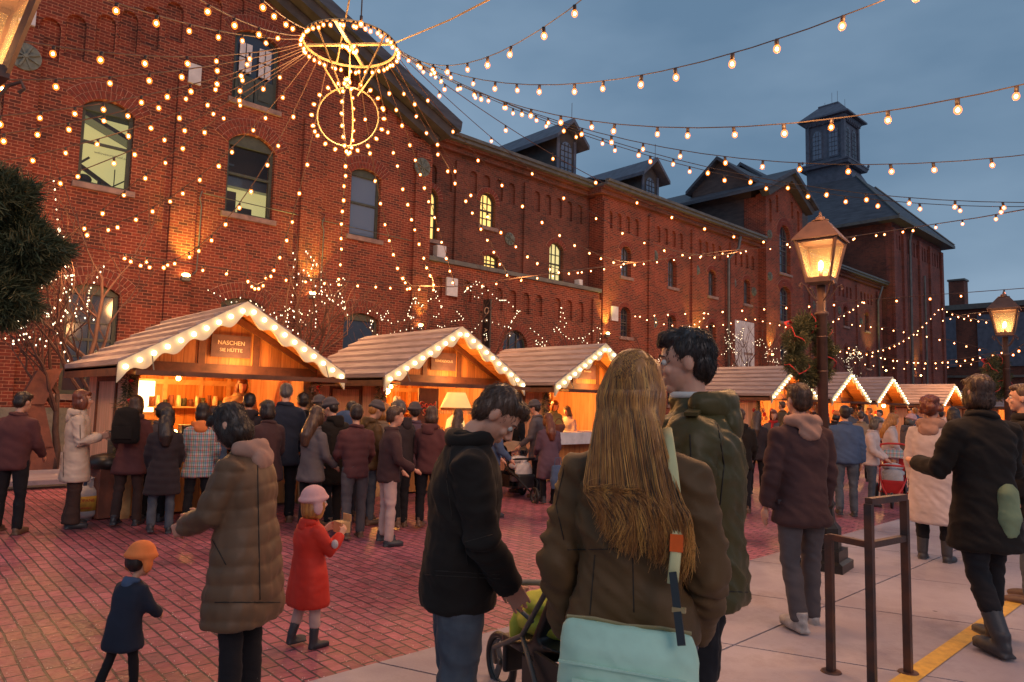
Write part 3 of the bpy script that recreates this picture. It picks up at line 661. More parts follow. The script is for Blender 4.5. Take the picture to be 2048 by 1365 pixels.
# ================================================================ bulbs and strings
def bulb_mesh(r=.034, sock=True):
    b = MB(); b.ell((0, 0, -.085), (r*.46, r*.46, r*.55), 7, 5, 0); b.ell((0, 0, -.085), (r, r, r*1.2), 10, 7, 2)
    if sock: b.tube([(0, 0, .0), (0, 0, -.05)], .017, 6, 1)
    return b.mesh('bulb', ['bulb', 'socket', 'bulbhalo'], True)
BULB = bulb_mesh(.033); BIG = bulb_mesh(.029); SMALL = bulb_mesh(.036, False)
def fm():
    b = MB(); b.ell((0, 0, 0), (.0125, .0125, .018), 6, 4, 0); return b.mesh('fairy_bulb', ['fairy'], True)
FAIRY = fm()
def strand(name, A, Bp, sagpt, label, n=None, spacing=.55, group='bulb strings over the market', first=.4, last=0, me=None, r=.008, cordm='cord'):
    A, Bp = Vector(A), Vector(Bp); L = (Bp-A).length
    sag = 0
    if sagpt is not None:
        best = None
        for i in range(0, 240):
            s_ = -0.3+i*.015
            for j in range(3, 38):
                t = j/40; p = A.lerp(Bp, t)-Vector((0, 0, 4*s_*t*(1-t)))
                q = pr(p); e = (q[0]-sagpt[0])**2+(q[1]-sagpt[1])**2
                if best is None or e < best[0]: best = (e, s_)
        sag = best[1]
    f = lambda t: A.lerp(Bp, t)-Vector((0, 0, 4*sag*t*(1-t)))
    t_ = thing(name, label, 'string lights', A, group=group)
    b = MB(); k = max(10, int(L/.5)); b.tube([f(i/k)-A for i in range(k+1)], r, 4); b.build('cord', cordm, t_)
    n = n if n is not None else int((L-first-last)/spacing)
    for i in range(n):
        d = first+(L-first-last)*(i+.5)/n+random.uniform(-.07, .07); p = f(d/L)
        q = pr(p)
        if q[2] < .3 or not (-500 < q[0] < 2500 and -500 < q[1] < 1400): continue
        o = link('bulb', me or BULB, t_, p-A); o.rotation_euler = (random.uniform(-.15, .15), random.uniform(-.15, .15), 0)
        s_ = random.uniform(.9, 1.1); o.scale = (s_, s_, s_)
    return f
RC = dp(700, 90, 11); RR = .73; SC = Vector((RC.x+.04, RC.y+.03, dp(697, 237, 11).z)); SR = .48
def rim(px):
    # point of the ring rim under a picture column
    best = min((((pr((RC.x+RR*math.cos(t), RC.y+RR*math.sin(t), RC.z))[0]-px[0])**2+(pr((RC.x+RR*math.cos(t), RC.y+RR*math.sin(t), RC.z))[1]-px[1])**2), t) for t in [i*math.pi/40 for i in range(80)])[1]
    return Vector((RC.x+RR*math.cos(best), RC.y+RR*math.sin(best), RC.z))
ch_ = thing('chandelier', 'glowing ring chandelier with a globe of bulbs hung below it, high over stalls', 'chandelier', RC)
b = MB(); b.tube([(RR*math.cos(t*math.pi/24), RR*math.sin(t*math.pi/24), 0) for t in range(48)], .022, 6, closed=True)
a_ = .75
for k in (0, 1):
    t = a_+k*math.pi/2; d = Vector((math.cos(t), math.sin(t), 0))*RR; b.bar(-d+Vector((0, 0, .004*k)), d+Vector((0, 0, .004*k)), .05, .03)
b.build('ring', 'ringmetal', ch_)
b = MB(); so_ = SC-RC
for k in range(2):
    t0 = .9+k*math.pi/2; b.tube([so_+Vector((SR*math.cos(t)*math.cos(t0), SR*math.cos(t)*math.sin(t0), SR*math.sin(t))) for t in [i*math.pi/20 for i in range(40)]], .013, 5, closed=True)
b.build('globe_frame', 'ringmetal', ch_)
b = MB()
for k in range(4):
    t = .3+k*math.pi/2; b.tube([Vector((RR*math.cos(t), RR*math.sin(t), 0)), so_+Vector((.2*math.cos(t), .2*math.sin(t), SR*.9))], .014, 5)
b.tube([(0, 0, 0), so_+Vector((0, 0, SR))], .01, 4)
b.tube([(RR*.2, RR*.95, 0), (RR*.1, RR*.3, .9), (.1, .1, 4)], .016, 5)
b.build('rope', 'rope', ch_)
for i in range(46):
    t = i*2*math.pi/46+random.uniform(-.04, .04); o = link('bulb', BULB, ch_, (RR*math.cos(t)*1.02, RR*math.sin(t)*1.02, -.01)); o.rotation_euler = (random.uniform(-.3, .3), random.uniform(-.3, .3), 0)
for i in range(9): o = link('bulb', BULB, ch_, (random.uniform(-.12, .12), random.uniform(-.12, .12), random.uniform(-.02, .06)))
for k in range(2):
    t0 = .9+k*math.pi/2
    for i in range(20):
        t = i*2*math.pi/20; d = Vector((math.cos(t)*math.cos(t0), math.cos(t)*math.sin(t0), math.sin(t)))
        o = link('bulb', BULB, ch_, so_+d*(SR+.0)); o.rotation_euler = Vector((0, 0, -1)).rotation_difference(d).to_euler()
light('chandelier_light', RC+Vector((0, 0, -.45)), 110, rad=.3); light('chandelier_light', SC+Vector((0, 0, -.1)), 60, rad=.3)
# long cable in front of the facade (carries the lower ends of the strands)
CY = 13.0
cp = [(60, 470), (150, 490), (250, 508), (490, 545), (678, 562), (820, 572), (905, 574), (1020, 558), (1250, 528), (1445, 503), (1590, 490)]
cw = [yp(x, y, CY) for x, y in cp]; cw += [dp(1955, 436, 14), dp(2130, 405, 9)]
ct = thing('string_lights', 'long cable with bulbs sagging along the brick fronts and rising right past the near lamp', 'string lights', cw[2], group='bulb strings over the market')
b = MB(); b.tube([p-cw[2] for p in cw], .010, 4); b.build('cord', 'cord', ct)
pxs = [(250, 505), (290, 508), (335, 512), (405, 520), (450, 527), (535, 537), (572, 542), (612, 546), (650, 550), (680, 553), (715, 558), (750, 561), (782, 565), (812, 568), (840, 571), (868, 573), (935, 571), (965, 567), (993, 564),
       (1040, 560), (1076, 556), (1107, 551), (1161, 542), (1184, 545), (1206, 540), (1242, 534), (1270, 527), (1290, 531), (1313, 529), (1350, 523), (1380, 526), (1400, 518), (1445, 507), (1492, 504), (1540, 500), (1582, 495), (1712, 468), (1747, 470), (1767, 469), (1810, 459), (1826, 463), (1878, 450), (1935, 441), (1990, 430)]
def on_chain(px):
    best = None
    for a, c in zip(cw, cw[1:]):
        for k in range(24):
            p = a.lerp(c, k/24); q = pr(p); e = abs(q[0]-px)
            if best is None or e < best[0]: best = (e, p)
    return best[1]
for px, py in pxs: link('bulb', BIG if px < 1600 else BULB, ct, on_chain(px)-cw[2])
# strands from the ring down to the cable (seen fanning out over the gabled building)
S = [((617, 112), (150, 466), (342, 310), 11, 'fifth'), ((622, 118), (163, 462), (390, 360), 13, ''), ((632, 125), (250, 508), (510, 360), 14, ''), ((650, 130), (490, 540), (595, 400), 13, ''),
     ((690, 132), (676, 556), (683, 400), 10, ''), ((720, 130), (822, 569), (771, 440), 11, ''), ((745, 126), (870, 570), (818, 415), 13, ''), ((760, 122), (912, 570), (846, 345), 14, ''),
     ((770, 118), (1018, 556), (915, 372), 13, ''), ((778, 112), (1160, 543), (1000, 460), 13, ''), ((785, 106), (1275, 524), (1060, 420), 13, ''), ((788, 100), (1492, 500), (1170, 412), 13, ''), ((790, 97), (1720, 468), (1130, 318), 13, '')]
words = ['dropping farthest left to the cable end', 'passing just right of the leftmost tall window', 'crossing the middle tall window', 'dropping just right of the middle window',
         'hanging straight down from the globe to the cable', 'dropping across right jamb of the third tall window', 'dropping between third window and the corner', 'running along the right corner of gabled building',
         'reaching the cable above the second stall peak', 'ending above the third stall', 'ending left of first factory window', 'crossing the long eaves to the pilasters', 'running below the dormers to the lamp']
for (a, e, s_, n, _), wd in zip(S, words):
    A = rim(a) if a[0] != 690 else SC-Vector((0, 0, SR))
    Bp = on_chain(e[0]) if e[0] > 170 else yp(e[0], e[1], CY)
    L = (Vector(Bp)-A).length
    strand('string_lights', A, Bp, s_, 'bulb string from the ring '+wd, n=n)
# strands from the ring up and out to the left
for a, e, Y, s_, n, wd in [((610, 90), (-40, 160), 8.5, (280, 150), 7, 'crossing the wall just above the leftmost window'), ((611, 84), (40, 82), 8.0, (300, 112), 6, 'passing the upper frieze to the left edge'),
        ((612, 78), (180, -12), 7.0, (440, 62), 6, 'rising to the top edge left of centre'), ((614, 72), (380, -12), 6.5, (510, 52), 4, 'rising to top edge above the shuttered door'), ((620, 66), (510, -14), 6.2, (580, 42), 4, 'shortest one rising steeply to the top edge'),
        ((611, 96), (-40, 236), 9.5, (300, 190), 9, 'crossing the head of leftmost window'), ((612, 100), (-40, 275), 10.5, (260, 218), 9, 'crossing the upper sash of leftmost window'), ((613, 104), (-40, 330), 11.5, (250, 262), 9, 'crossing low over the leftmost window'), ((615, 108), (-30, 400), 12.5, (200, 330), 10, 'lowest of the left fan, reaching the wreath')]:
    strand('string_lights', rim(a), yp(e[0], e[1], Y), s_, 'string of bulbs '+wd, n=n, first=1.0)
# strands over the sky to the right
for a, e, D, s_, n, wd in [((795, 95), (1195, -25), 5.2, (960, 122), 9, 'highest over the sky, climbing off the top edge right of the ring'), ((795, 98), (1900, -55), 4.6, (1148, 168), 15, 'crossing the upper sky to the top right'),
        ((794, 100), (2130, 150), 5.0, (1405, 255), 17, 'crossing in front of the cupola top'), ((794, 103), (2130, 300), 7.5, (1490, 320), 17, 'passing just below the cupola windows'),
        ((793, 106), (2130, 405), 9, (1510, 357), 17, 'crossing the tower roof'), ((792, 110), (2130, 412), 10, (1390, 336), 17, 'lowest over the sky crossing the tower roof near its eaves')]:
    strand('string_lights', rim(a), dp(e[0], e[1], D), s_, 'string of bulbs '+wd, n=n, me=BIG, cordm='cable', first=.5, r=.0055)
t = thing('hanging_bulb', 'single big bulb hanging at the top edge right of the ring', 'string lights', dp(725, -20, 7)); b = MB(); b.tube([(0, 0, 0), (0, 0, -.28)], .008, 4); b.build('cord', 'cable', t)
link('bulb', BIG, t, (0, 0, -.28))
b = MB(); b.tube([rim((795, 85)), dp(900, 40, 9), dp(1000, -12, 7)], .011, 5); tag(b.build('guy_rope', 'rope'), 'plain rope without bulbs running from the ring to the top edge', 'rope')
# nets of strings over the far stalls
for i, (a, Da, e, De, s_, n, wd) in enumerate([((1262, 630), 26, (2140, 570), 14, (1784, 597), 17, 'nearly straight across the street above the far stalls'), ((1262, 626), 27, (1500, 632), 30, (1400, 651), 14, 'sagging in front of factory ground windows'),
        ((1500, 632), 30, (1600, 655), 27, (1560, 648), 6, 'short, joining the wreath of the near lamp'), ((1660, 643), 24, (1728, 598), 30, (1695, 624), 7, 'short and steep right of the near wreath'), ((1360, 652), 24, (1420, 620), 31, (1395, 642), 6, 'short and steep above the dark haired man'),
        ((1672, 697), 25, (1880, 612), 34, (1780, 692), 20, 'climbing to the tower block corner'), ((1690, 690), 28, (2008, 700), 22, (1860, 722), 22, 'sagging between the two lamps'), ((1880, 612), 34, (2000, 640), 22, (1935, 636), 9, 'from tower block corner to the far lamp'),
        ((1690, 645), 30, (1975, 700), 25, (1860, 672), 12, 'sloping down towards the far lamp'), ((1880, 640), 36, (2100, 610), 16, (1960, 625), 8, 'rising right behind the far lamp'), ((2000, 720), 20, (2100, 650), 12, (2030, 700), 7, 'rising right of the far lamp'), ((1700, 720), 38, (2010, 712), 30, (1830, 735), 14, 'lowest, just above the far stall roofs')]):
    strand('string_lights', dp(*a, Da), dp(*e, De), s_, 'string of bulbs '+wd, n=n, me=BIG, first=.05)
for (px, py, D, pw) in [(-80, 400, 7.5, 75), (120, 640, 9.2, 14), (150, 520, 12, 90), (290, 520, 12.6, 90), (490, 540, 13.5, 100), (680, 560, 15, 100), (860, 570, 16, 110), (1060, 560, 18, 110), (1280, 540, 21, 120), (1480, 500, 25, 120), (400, 250, 11.5, 10), (220, 230, 10, 10), (900, 330, 14, 14), (1500, 610, 27, 160), (1750, 690, 30, 200), (1900, 690, 30, 200),
                        (1100, 170, 7, 75), (1600, 200, 6, 75), (1950, 300, 7, 60), (1800, 0, 4.8, 60), (2090, 150, 4.6, 60), (880, 150, 6.5, 50), (1400, 620, 24, 120)]:
    light('string_light_glow', dp(px, py, D), pw*1.0, (1, .46, .16), .25)

# ================================================================ street lamps
def wreath_mesh(R_=.3, rr=.1, n=2600, seed=3):
    rnd = random.Random(seed); b = MB()
    for i in range(n):
        t = rnd.random()*2*math.pi; k = rnd.random()*2*math.pi; q = rr*math.sqrt(rnd.random())*(.8+.35*math.sin(t*7+1)+.15*math.sin(t*17))
        rad = Vector((math.cos(t), 0, math.sin(t))); c = rad*(R_+q*math.cos(k))+Vector((0, q*math.sin(k)*.9, 0))
        d = (rad*math.cos(k)+Vector((0, math.sin(k), 0))*.9+Vector((-math.sin(t), 0, math.cos(t)))*rnd.uniform(-1.2, 1.2)+Vector((rnd.uniform(-.5, .5), rnd.uniform(-.5, .5), rnd.uniform(-.5, .5)))).normalized()
        L = rnd.uniform(.03, .075); s_ = d.cross(Vector((rnd.uniform(-1, 1), rnd.uniform(-1, 1), rnd.uniform(-1, 1)))).normalized()*.0032
        mi = 1 if rnd.random() < .3 else 0
        b.add([c-s_, c+s_, c+d*L+s_*.3, c+d*L-s_*.3], [(0, 1, 2, 3)], mi)
        s2 = d.cross(s_).normalized()*.0032
        b.add([c-s2, c+s2, c+d*L*.8+s_*5+s2*.3, c+d*L*.8+s_*5-s2*.3], [(0, 1, 2, 3)], mi)
    return b
def lamp(x, y, label, wlabel, seed, power, n=2600, wr=(.27, .115), wrz=-8, rib=True):
    t = thing('street_lamp', label, 'street lamp', (x, y, 0), R(8), 'bronze gas style street lamps on the pavement')
    b = MB(); b.lathe([(.21, .022), (.21, .1), (.17, .12), (.17, .22)], n=4, sq=True); b.lathe([(.15, .22), (.15, .42), (.10, .48), (.085, .6), (.11, .64), (.085, .68), (.085, .95), (.06, 1.02)], n=8)
    b.build('base', 'iron', t)
    b = MB(); b.lathe([(.05, 1.02), (.05, 2.52), (.065, 2.53), (.065, 2.56), (.045, 2.57), (.042, 2.84)], n=12)
    for z in (1.95, 2.3): b.lathe([(.054, z), (.054, z+.015)], n=12)
    b.build('pole', 'bronze', t, True)
    b = MB()
    for k in range(4):
        a = math.pi/4+k*math.pi/2; d = Vector((math.cos(a), math.sin(a), 0)); b.tube([d*.045+Vector((0, 0, 2.68)), d*.10+Vector((0, 0, 2.72)), d*.17+Vector((0, 0, 2.83)), d*.22+Vector((0, 0, 2.85)), d*.235+Vector((0, 0, 2.82)), d*.215+Vector((0, 0, 2.80))], .008, 5)
    b.build('bracket', 'bronze', t)
    hd = MB(); z0, z1, w0, w1 = 2.88, 3.29, .108, .190
    hd.lathe([(w0+.015, z0-.02), (w0+.015, z0)], n=4, sq=True)
    for sx in (-1, 1):
        for sy in (-1, 1): hd.bar((sx*w0, sy*w0, z0), (sx*w1, sy*w1, z1), .026)
    for sx, sy in ((0, -1), (1, 0), (0, 1), (-1, 0)):
        for (w_, z) in ((w0+.004, z0+.015), (w1-.004, z1-.012)):
            a = Vector((sx*w_-sy*w_, sy*w_+sx*w_, z)); c = Vector((sx*w_+sy*w_, sy*w_-sx*w_, z)); hd.bar(a, c, .02, .03)
    hd.lathe([(w1+.035, z1), (w1+.035, z1+.012), (.085, z1+.20), (.07, z1+.205)], n=4, sq=True)
    hd.lathe([(.06, z1+.205), (.085, z1+.212), (.085, z1+.222), (.048, z1+.23), (.044, z1+.255), (.018, z1+.27), (.012, z1+.30), (.003, z1+.32)], n=14)
    h_ = hd.build('lantern', 'bronze', t)
    g_ = MB()
    for sx, sy in ((0, -1), (1, 0), (0, 1), (-1, 0)):
        a0_, a1_ = w0-.004, w1-.004
        g_.add([(sx*a0_-sy*a0_, sy*a0_+sx*a0_, z0+.01), (sx*a0_+sy*a0_, sy*a0_-sx*a0_, z0+.01), (sx*a1_+sy*a1_, sy*a1_-sx*a1_, z1-.01), (sx*a1_-sy*a1_, sy*a1_+sx*a1_, z1-.01)], [(0, 1, 2, 3)])
    g_.build('glass', 'lampglass', h_)
    b = MB(); b.tube([(0, 0, z0), (0, 0, z0+.12)], .018, 6, 1); b.ell((0, 0, z0+.165), (.026, .026, .05), 8, 6, 0); b.ell((.03, .02, z0+.14), (.014, .014, .028), 8, 5, 0); b.build('burner', ['flame', 'bronze'], h_, True)
    light('lamp_flame', (x, y, z0+.17), power, (1, .56, .2), .06)
    wt = thing('wreath', wlabel, 'wreath', (x+.03, y+.14, 2.17), R(wrz), 'evergreen wreaths hung on the lamps')
    wreath_mesh(wr[0], wr[1], n, seed).build('greenery', ['needle', 'needle2'], wt)
    if not rib: return t
    b = MB()
    for s_ in (-1, 1):
        b.tube([(-.12, .11, .27), (-.12+s_*.05, .125, .31), (-.12+s_*.10, .13, .29), (-.12+s_*.09, .12, .25), (-.12, .11, .27)], [(.005, .022)]*5, 6); b.tube([(-.12, .11, .27), (-.12+s_*.04, .13, .19), (-.12+s_*.07, .11, .08)], [(.004, .02)]*3, 5)
    for k in range(6 if rib else 0):
        a = k*1.05+.4; d = Vector((math.cos(a), 0, math.sin(a))); q_ = wr[1]*1.0
        b.tube([d*(wr[0]+q_*math.cos(u))+Vector((-d.z*.02*u, q_*math.sin(u), d.x*.02*u)) for u in [i*.628 for i in range(10)]], .006, 5, closed=True)
    b.ell((-.12, .12, .27), .016, 8, 5); b.build('ribbon_bow', 'ribbon', wt, True)
    return t
lg = mat('lantern_glass', (.55, .42, .26), .25, emis=(1, .5, .18), es=.10, nosample=True); P(lg).inputs['Alpha'].default_value = .22; M['lampglass'] = lg
lamp(7.04, 2.99, 'near street lamp with lit bronze lantern on a black base, right of centre', 'wreath on the near street lamp right of centre', 3, 22, 9000)
lamp(*dp(2016, 820, 11.3).xy, 'far street lamp at the right edge with its lantern against the sky', 'wreath on the far street lamp at the right edge', 5, 22, 5000)
lamp(*dp(-136, 820, 2.72).xy, 'street lamp at the left edge, only the corner of its lantern in the picture', 'big wreath at the left edge in front of the wall', 8, 20, 34000, (.235, .15), rib=False)
# ================================================================ market stalls
SZ, RZ, HW, OV = 1.90, 2.80, 1.50, .55
def scallop_side(sx):
    # fascia polygon along the rake with a scalloped lower edge, in local x,z
    top = []; bot = []
    L = math.hypot(HW, RZ-SZ); ux, uz = -sx*HW/L, (RZ-SZ)/L   # from eave to ridge
    nx, nz = sx*(-uz)*1.0, 0
    for i in range(45):
        s_ = L*i/44; base = Vector((sx*HW+ux*s_, SZ+uz*s_)); dn = .17+.045*math.cos(s_/L*2*math.pi*4.5+.4)
        top.append((base.x, base.y+.03)); bot.append((base.x, base.y-dn if i < 44 else base.y-.17))
    return top, bot
def stall(x, y, label, items=None, sign=None, power=55, far=False, depth=3.0, door=True, closed_front=False, wm=1.0):
    t = thing('market_stall', label, 'market stall', (x, y, 0), 0, 'wooden market stalls in a row')
    t.scale = (wm, 1, 1)
    yb = depth-.5
    # roof: overlapping boards parallel to the ridge
    for sx in (-1, 1):
        b = MB(); n = 7; L = math.hypot(HW, RZ-SZ)
        for i in range(n):
            a, c = i/n, (i+1)/n+.02
            p0 = Vector((sx*HW*(1-a), 0, SZ+(RZ-SZ)*a+.075)); p1 = Vector((sx*HW*(1-min(c, 1)), 0, SZ+(RZ-SZ)*min(c, 1)+.03))
            q0, q1 = p0-Vector((0, 0, .065)), p1-Vector((0, 0, .025))
            y0 = -OV-.02; y1 = yb+random.uniform(-.01, .02)
            vs = [(p0.x, y0, p0.z), (p1.x, y0, p1.z), (p1.x, y1, p1.z), (p0.x, y1, p0.z), (q0.x, y0, q0.z), (q1.x, y0, q1.z), (q1.x, y1, q1.z), (q0.x, y1, q0.z)]
            b.add(vs, [(0, 1, 2, 3), (7, 6, 5, 4), (0, 4, 5, 1), (1, 5, 6, 2), (2, 6, 7, 3), (3, 7, 4, 0)], 0)
        b.prism([(sx*HW, SZ+.005), (0, RZ-.01), (0, RZ-.05), (sx*HW, SZ-.035)], -OV+.04, yb-.02, mi=1)
        b.box((min(sx*HW, sx*(HW-.03)), -OV+.02, SZ-.13), (max(sx*HW, sx*(HW-.03)), yb-.02, SZ-.005), 2)
        b.build('roof', ['roofwood', 'cedar', 'beam'], t)
        top, bot = scallop_side(sx); b = MB(); k = len(top)
        vs = [(u, -OV-.035, z) for u, z in top]+[(u, -OV-.035, z) for u, z in bot]+[(u, -OV, z) for u, z in top]+[(u, -OV, z) for u, z in bot]
        fs = []
        for i in range(k-1): fs += [(i, i+1, k+i+1, k+i), (2*k+i, 3*k+i, 3*k+i+1, 2*k+i+1), (k+i, k+i+1, 3*k+i+1, 3*k+i), (i, 2*k+i, 2*k+i+1, i+1)]
        b.add(vs, fs); fo = b.build('scalloped_fascia', 'cream', t)
        nb = 10
        for i in range(nb):
            s_ = (i+.5)/nb; b2 = link('bulb', GLOBE if not far else GLOBEF, fo, (sx*HW*(1-s_), -OV-.07, SZ+(RZ-SZ)*s_-.065))
    bx = 1.22
    # gable infill, beams
    b = MB(); b.prism([(-bx-.12, 1.93), (bx+.12, 1.93), (.0, RZ-.09)], -.03, .03); b.build('gable', 'cedar', t)
    b = MB(); b.box((-bx-.1, -.06, 1.86), (bx+.1, -.035, 1.99)); b.box((-.42, -.055, 1.99), (-.33, -.032, 2.52)); b.box((.33, -.055, 1.99), (.42, -.032, 2.52))
    for sx in (-1, 1): b.bar((sx*1.3, -.08, 1.98), (0, -.08, RZ-.14), .04, .09)
    b.build('gable_frame', 'beam', t)
    # raised shutter seen edge on, hung out in front
    b = MB(); b.box((-1.32, -OV-.25, 1.80), (1.36, -.1, 1.83), 0); b.box((-1.36, -OV-.28, 1.785), (1.40, -OV-.25, 1.845), 1); b.build('raised_shutter', ['pine', 'beam'], t)
    for sx in (-1, 1): b = MB(); b.tube([(sx*1.15, -OV-.2, 1.85), (sx*1.15, -OV-.1, 2.02)], .008, 4); b.build('hook', 'gutter', t)
    # walls
    b = MB(); b.box((-bx, 0, .06), (-bx+.03, yb-.3, SZ), 0); sw = b.build('side_wall', 'cedarY', t)
    b = MB(); b.box((-bx-.02, .55, .9), (-bx-.001, .62, 1.72)); b.box((-bx-.02, .55, 1.721), (-bx-.001, 1.65, 1.79)); b.box((-bx-.02, 1.58, .9), (-bx-.001, 1.65, 1.72)); b.build('hatch_frame', 'beam', sw)
    b = MB(); b.box((bx-.03, 0, .06), (bx, yb-.3, SZ), 0); b.build('side_wall', 'cedarY', t)
    b = MB(); b.prism([(-bx+.031, .06), (bx-.031, .06), (bx-.031, SZ), (0, RZ-.12), (-bx+.031, SZ)], yb-.33, yb-.3); b.build('back_wall', 'cedar', t)
    for xx in (-.75, -.2, .35, .8): b = MB(); b.box((xx, yb-.37, .06), (xx+.06, yb-.331, SZ)); b.build('stud', 'trimwood', t)
    b = MB()
    b.box((-bx+.04, yb-.385, 1.72), (bx-.04, yb-.331, 1.8)); b.build('rail', 'trimwood', t)
    b = MB(); b.box((-bx-.02, -.04, .0), (-bx+.1, .03, SZ-.02)); b.build('corner_post', 'trimwood', t); b = MB(); b.box((bx-.1, -.04, .0), (bx+.02, .03, SZ-.02)); b.build('corner_post', 'trimwood', t)
    b = MB(); b.box((-bx+.101, -.02, .03), (bx-.101, .02, .92)); b.build('front_panel', 'cedar', t)
    b = MB(); b.box((-bx+.03, -.22, .93), (bx-.03, .4, .97)); b.build('counter', 'trimwood', t)
    b = MB(); b.box((-bx+.035, .03, .03), (bx-.035, yb-.34, .06)); b.build('floor', 'pine', t)
    if sign:
        s_ = sign; b = MB(); b.box((-.27, -.085, 2.09), (.27, -.062, 2.40)); so__ = b.build('sign', 'signb', t)
        for i, (tx, sz, zz) in enumerate(s_): text('sign_lettering', tx, sz, 'signt', so__, (0, -.088, zz), (R(90), 0, 0), .003)
    light('stall_lamp', (x-.3*wm, y+1.1, 1.72), power*.85, (1, .40, .075), .1)
    light('stall_lamp', (x+.1, y-.35, 1.98), power*.2, (1, .5, .15), .2)
    b = MB(); b.tube([(-.3, 1.1, 1.95), (-.3, 1.1, 1.83)], .01, 4, 1); b.ell((-.3, 1.1, 1.8), .035, 8, 6, 0); b.build('lamp_bulb', ['flame', 'socket'], t)
    return t
def gm(n, m_):
    b = MB(); b.ell((0, 0, 0), .031, n, m_); return b.mesh('globe_bulb', ['globe'], True)
GLOBE = gm(10, 7); GLOBEF = gm(6, 5)
FY = 9.75
s1 = stall(3.62, FY, 'market stall nearest on the left, sign reading Naschen Sie Hutte in its gable', sign=[('NASCHEN', .082, 2.29), ('SIE HÜTTE', .068, 2.19)], power=75)
s2 = stall(7.31, FY, 'second market stall from left with red chalkboard lettering and a big cream lampshade inside', sign=[('RENDEZVOUS', .06, 2.25)], power=80)
s3 = stall(11.12, FY, 'third market stall from left, white counter cloth, partly behind the long haired woman', sign=[('KRAMEREI', .05, 2.25)], power=90)
s4 = stall(19.79, FY, 'market stall just left of the near lamp wreath', power=90)
s5 = stall(23.85, FY, 'market stall just right of the near lamp post', power=90, wm=1.05)
s6 = stall(27.65, FY, 'market stall second right of the near lamp, bright bulb under its beam', power=90, wm=1.05)
s7 = stall(35.3, FY, 'far market stall with glaring triangle of lights, left of the far lamp', power=110, far=True, wm=1.15)
s8 = stall(46.5, FY, 'farthest market stall, only its left edge lit beside the far lamp', power=110, far=True, wm=1.15)
# ---- garlands on corner posts
def garland(x, y, z0, z1, label, r=.09, n=900, seed=1):
    rnd = random.Random(seed); b = MB()
    for i in range(n):
        z = rnd.uniform(z0, z1); a = rnd.random()*6.28; q = r*(.6+.4*math.sin(z*14+seed)); c = Vector((math.cos(a)*q*rnd.random(), math.sin(a)*q*rnd.random(), z))
        d = Vector((math.cos(a), math.sin(a), rnd.uniform(-1, .4))).normalized()*rnd.uniform(.04, .09); s_ = d.cross(Vector((rnd.random()-.5, rnd.random()-.5, rnd.random()-.5))).normalized()*.004
        b.add([c-s_, c+s_, c+d+s_*.4, c+d-s_*.4], [(0, 1, 2, 3)], 1 if rnd.random() < .3 else 0)
    t = thing('garland', label, 'garland', (x, y, 0), group='evergreen garlands on the stall posts'); b.build('greenery', ['needle', 'needle2'], t)
    b = MB()
    for k in range(5): z = z0+(z1-z0)*(k+.5)/5; b.bar((-.03, -r, z), (.05, -r*1.1, z-.12), .018, .005); b.ell((.0, -r, z), (.03, .015, .02), 6, 4)
    b.build('ribbon', 'ribbon', t)
    return t
for i, (sx_, nm, w_) in enumerate([(3.62-1.26, 'left post of the nearest stall', .13), (3.62+1.28, 'right post of the nearest stall', .09), (7.31-1.28, 'left post of the second stall', .07), (7.31+1.3, 'right post of the second stall', .09), (11.12-1.26, 'left post of the third stall', .08), (19.79-1.3, 'left post of the stall by the near lamp', .1), (23.85+1.35, 'right post of the stall right of near lamp', .1), (27.65+1.35, 'right post of stall with bright bulb', .1)]):
    garland(sx_, FY-.1, .75 if i else .65, 1.84, 'green garland with red bows on the '+nm, w_, 1500 if i == 0 else 800, i+1)

# ---- goods in the nearest stall
b = MB(); b.box((-.29, 0, 1.3), (.29, .03, 1.78)); tag(b.build('light_panel', 'tube', loc=(2.98, FY+2.05, -.02)), 'bright glowing panel on the back wall of nearest stall', 'light panel')
def crate(x, y, z, w_, d, h, label, m='pine', group='boxes stacked on the nearest stall counter'):
    b = MB(); b.box((-w_/2, -d/2, 0), (w_/2, d/2, h)); b.box((-w_/2-.004, -d/2-.004, h*.8), (w_/2+.004, d/2+.004, h), 1); return tag(b.build('cardboard_box', [m, 'trimwood'], loc=(x, y, z)), label, 'box', group)
crate(2.70, FY+.1, .97, .34, .25, .09, 'brown box at the bottom of the stack on nearest stall counter'); crate(2.68, FY+.1, 1.062, .34, .24, .08, 'brown box in the middle of the stack on nearest stall counter'); crate(2.66, FY+.1, 1.144, .30, .22, .08, 'topmost brown box of the stack on nearest stall counter')
rd = thing('radio', 'long black stereo radio with handle on the nearest stall counter', 'radio', (3.30, FY+.05, .97))
b = MB(); b.box((-.24, -.08, 0), (.24, .08, .19)); b.build('body', 'black', rd)
b = MB(); b.box((-.08, -.086, .05), (.08, -.081, .06)); b.box((-.05, -.086, .09), (.05, -.081, .12)); b.build('display', 'white', rd)
b = MB(); b.tube([(-.1, 0, .19), (-.1, 0, .23), (.1, 0, .23), (.1, 0, .19)], .006, 4); b.build('handle', 'black', rd)
for sx in (-1, 1): b = MB(); b.tube([(sx*.17, -.08, .095), (sx*.17, -.088, .095)], .06, 14); b.build('speaker', 'iron', rd)
cl = thing('candle_lamp', 'small glowing candle lamp beside the black radio', 'candle', (2.99, FY+.02, .97)); b = MB(); b.lathe([(.05, 0), (.06, .02), (.03, .05)]); b.build('dish', 'trimwood', cl); b = MB(); b.ell((0, 0, .09), (.03, .03, .04)); b.build('flame', 'flame', cl)
for k in range(5):
    b = MB(); b.ell((0, 0, 0), (.07, .05, .035)); b.ell((.09, .01, -.005), (.05, .05, .03)); tag(b.build('bread_loaf', 'trimwood', loc=(2.62+.13*k, FY-.1, 1.0)), 'golden baked roll on the left of the nearest stall counter', 'bread', 'rolls on the nearest stall counter')
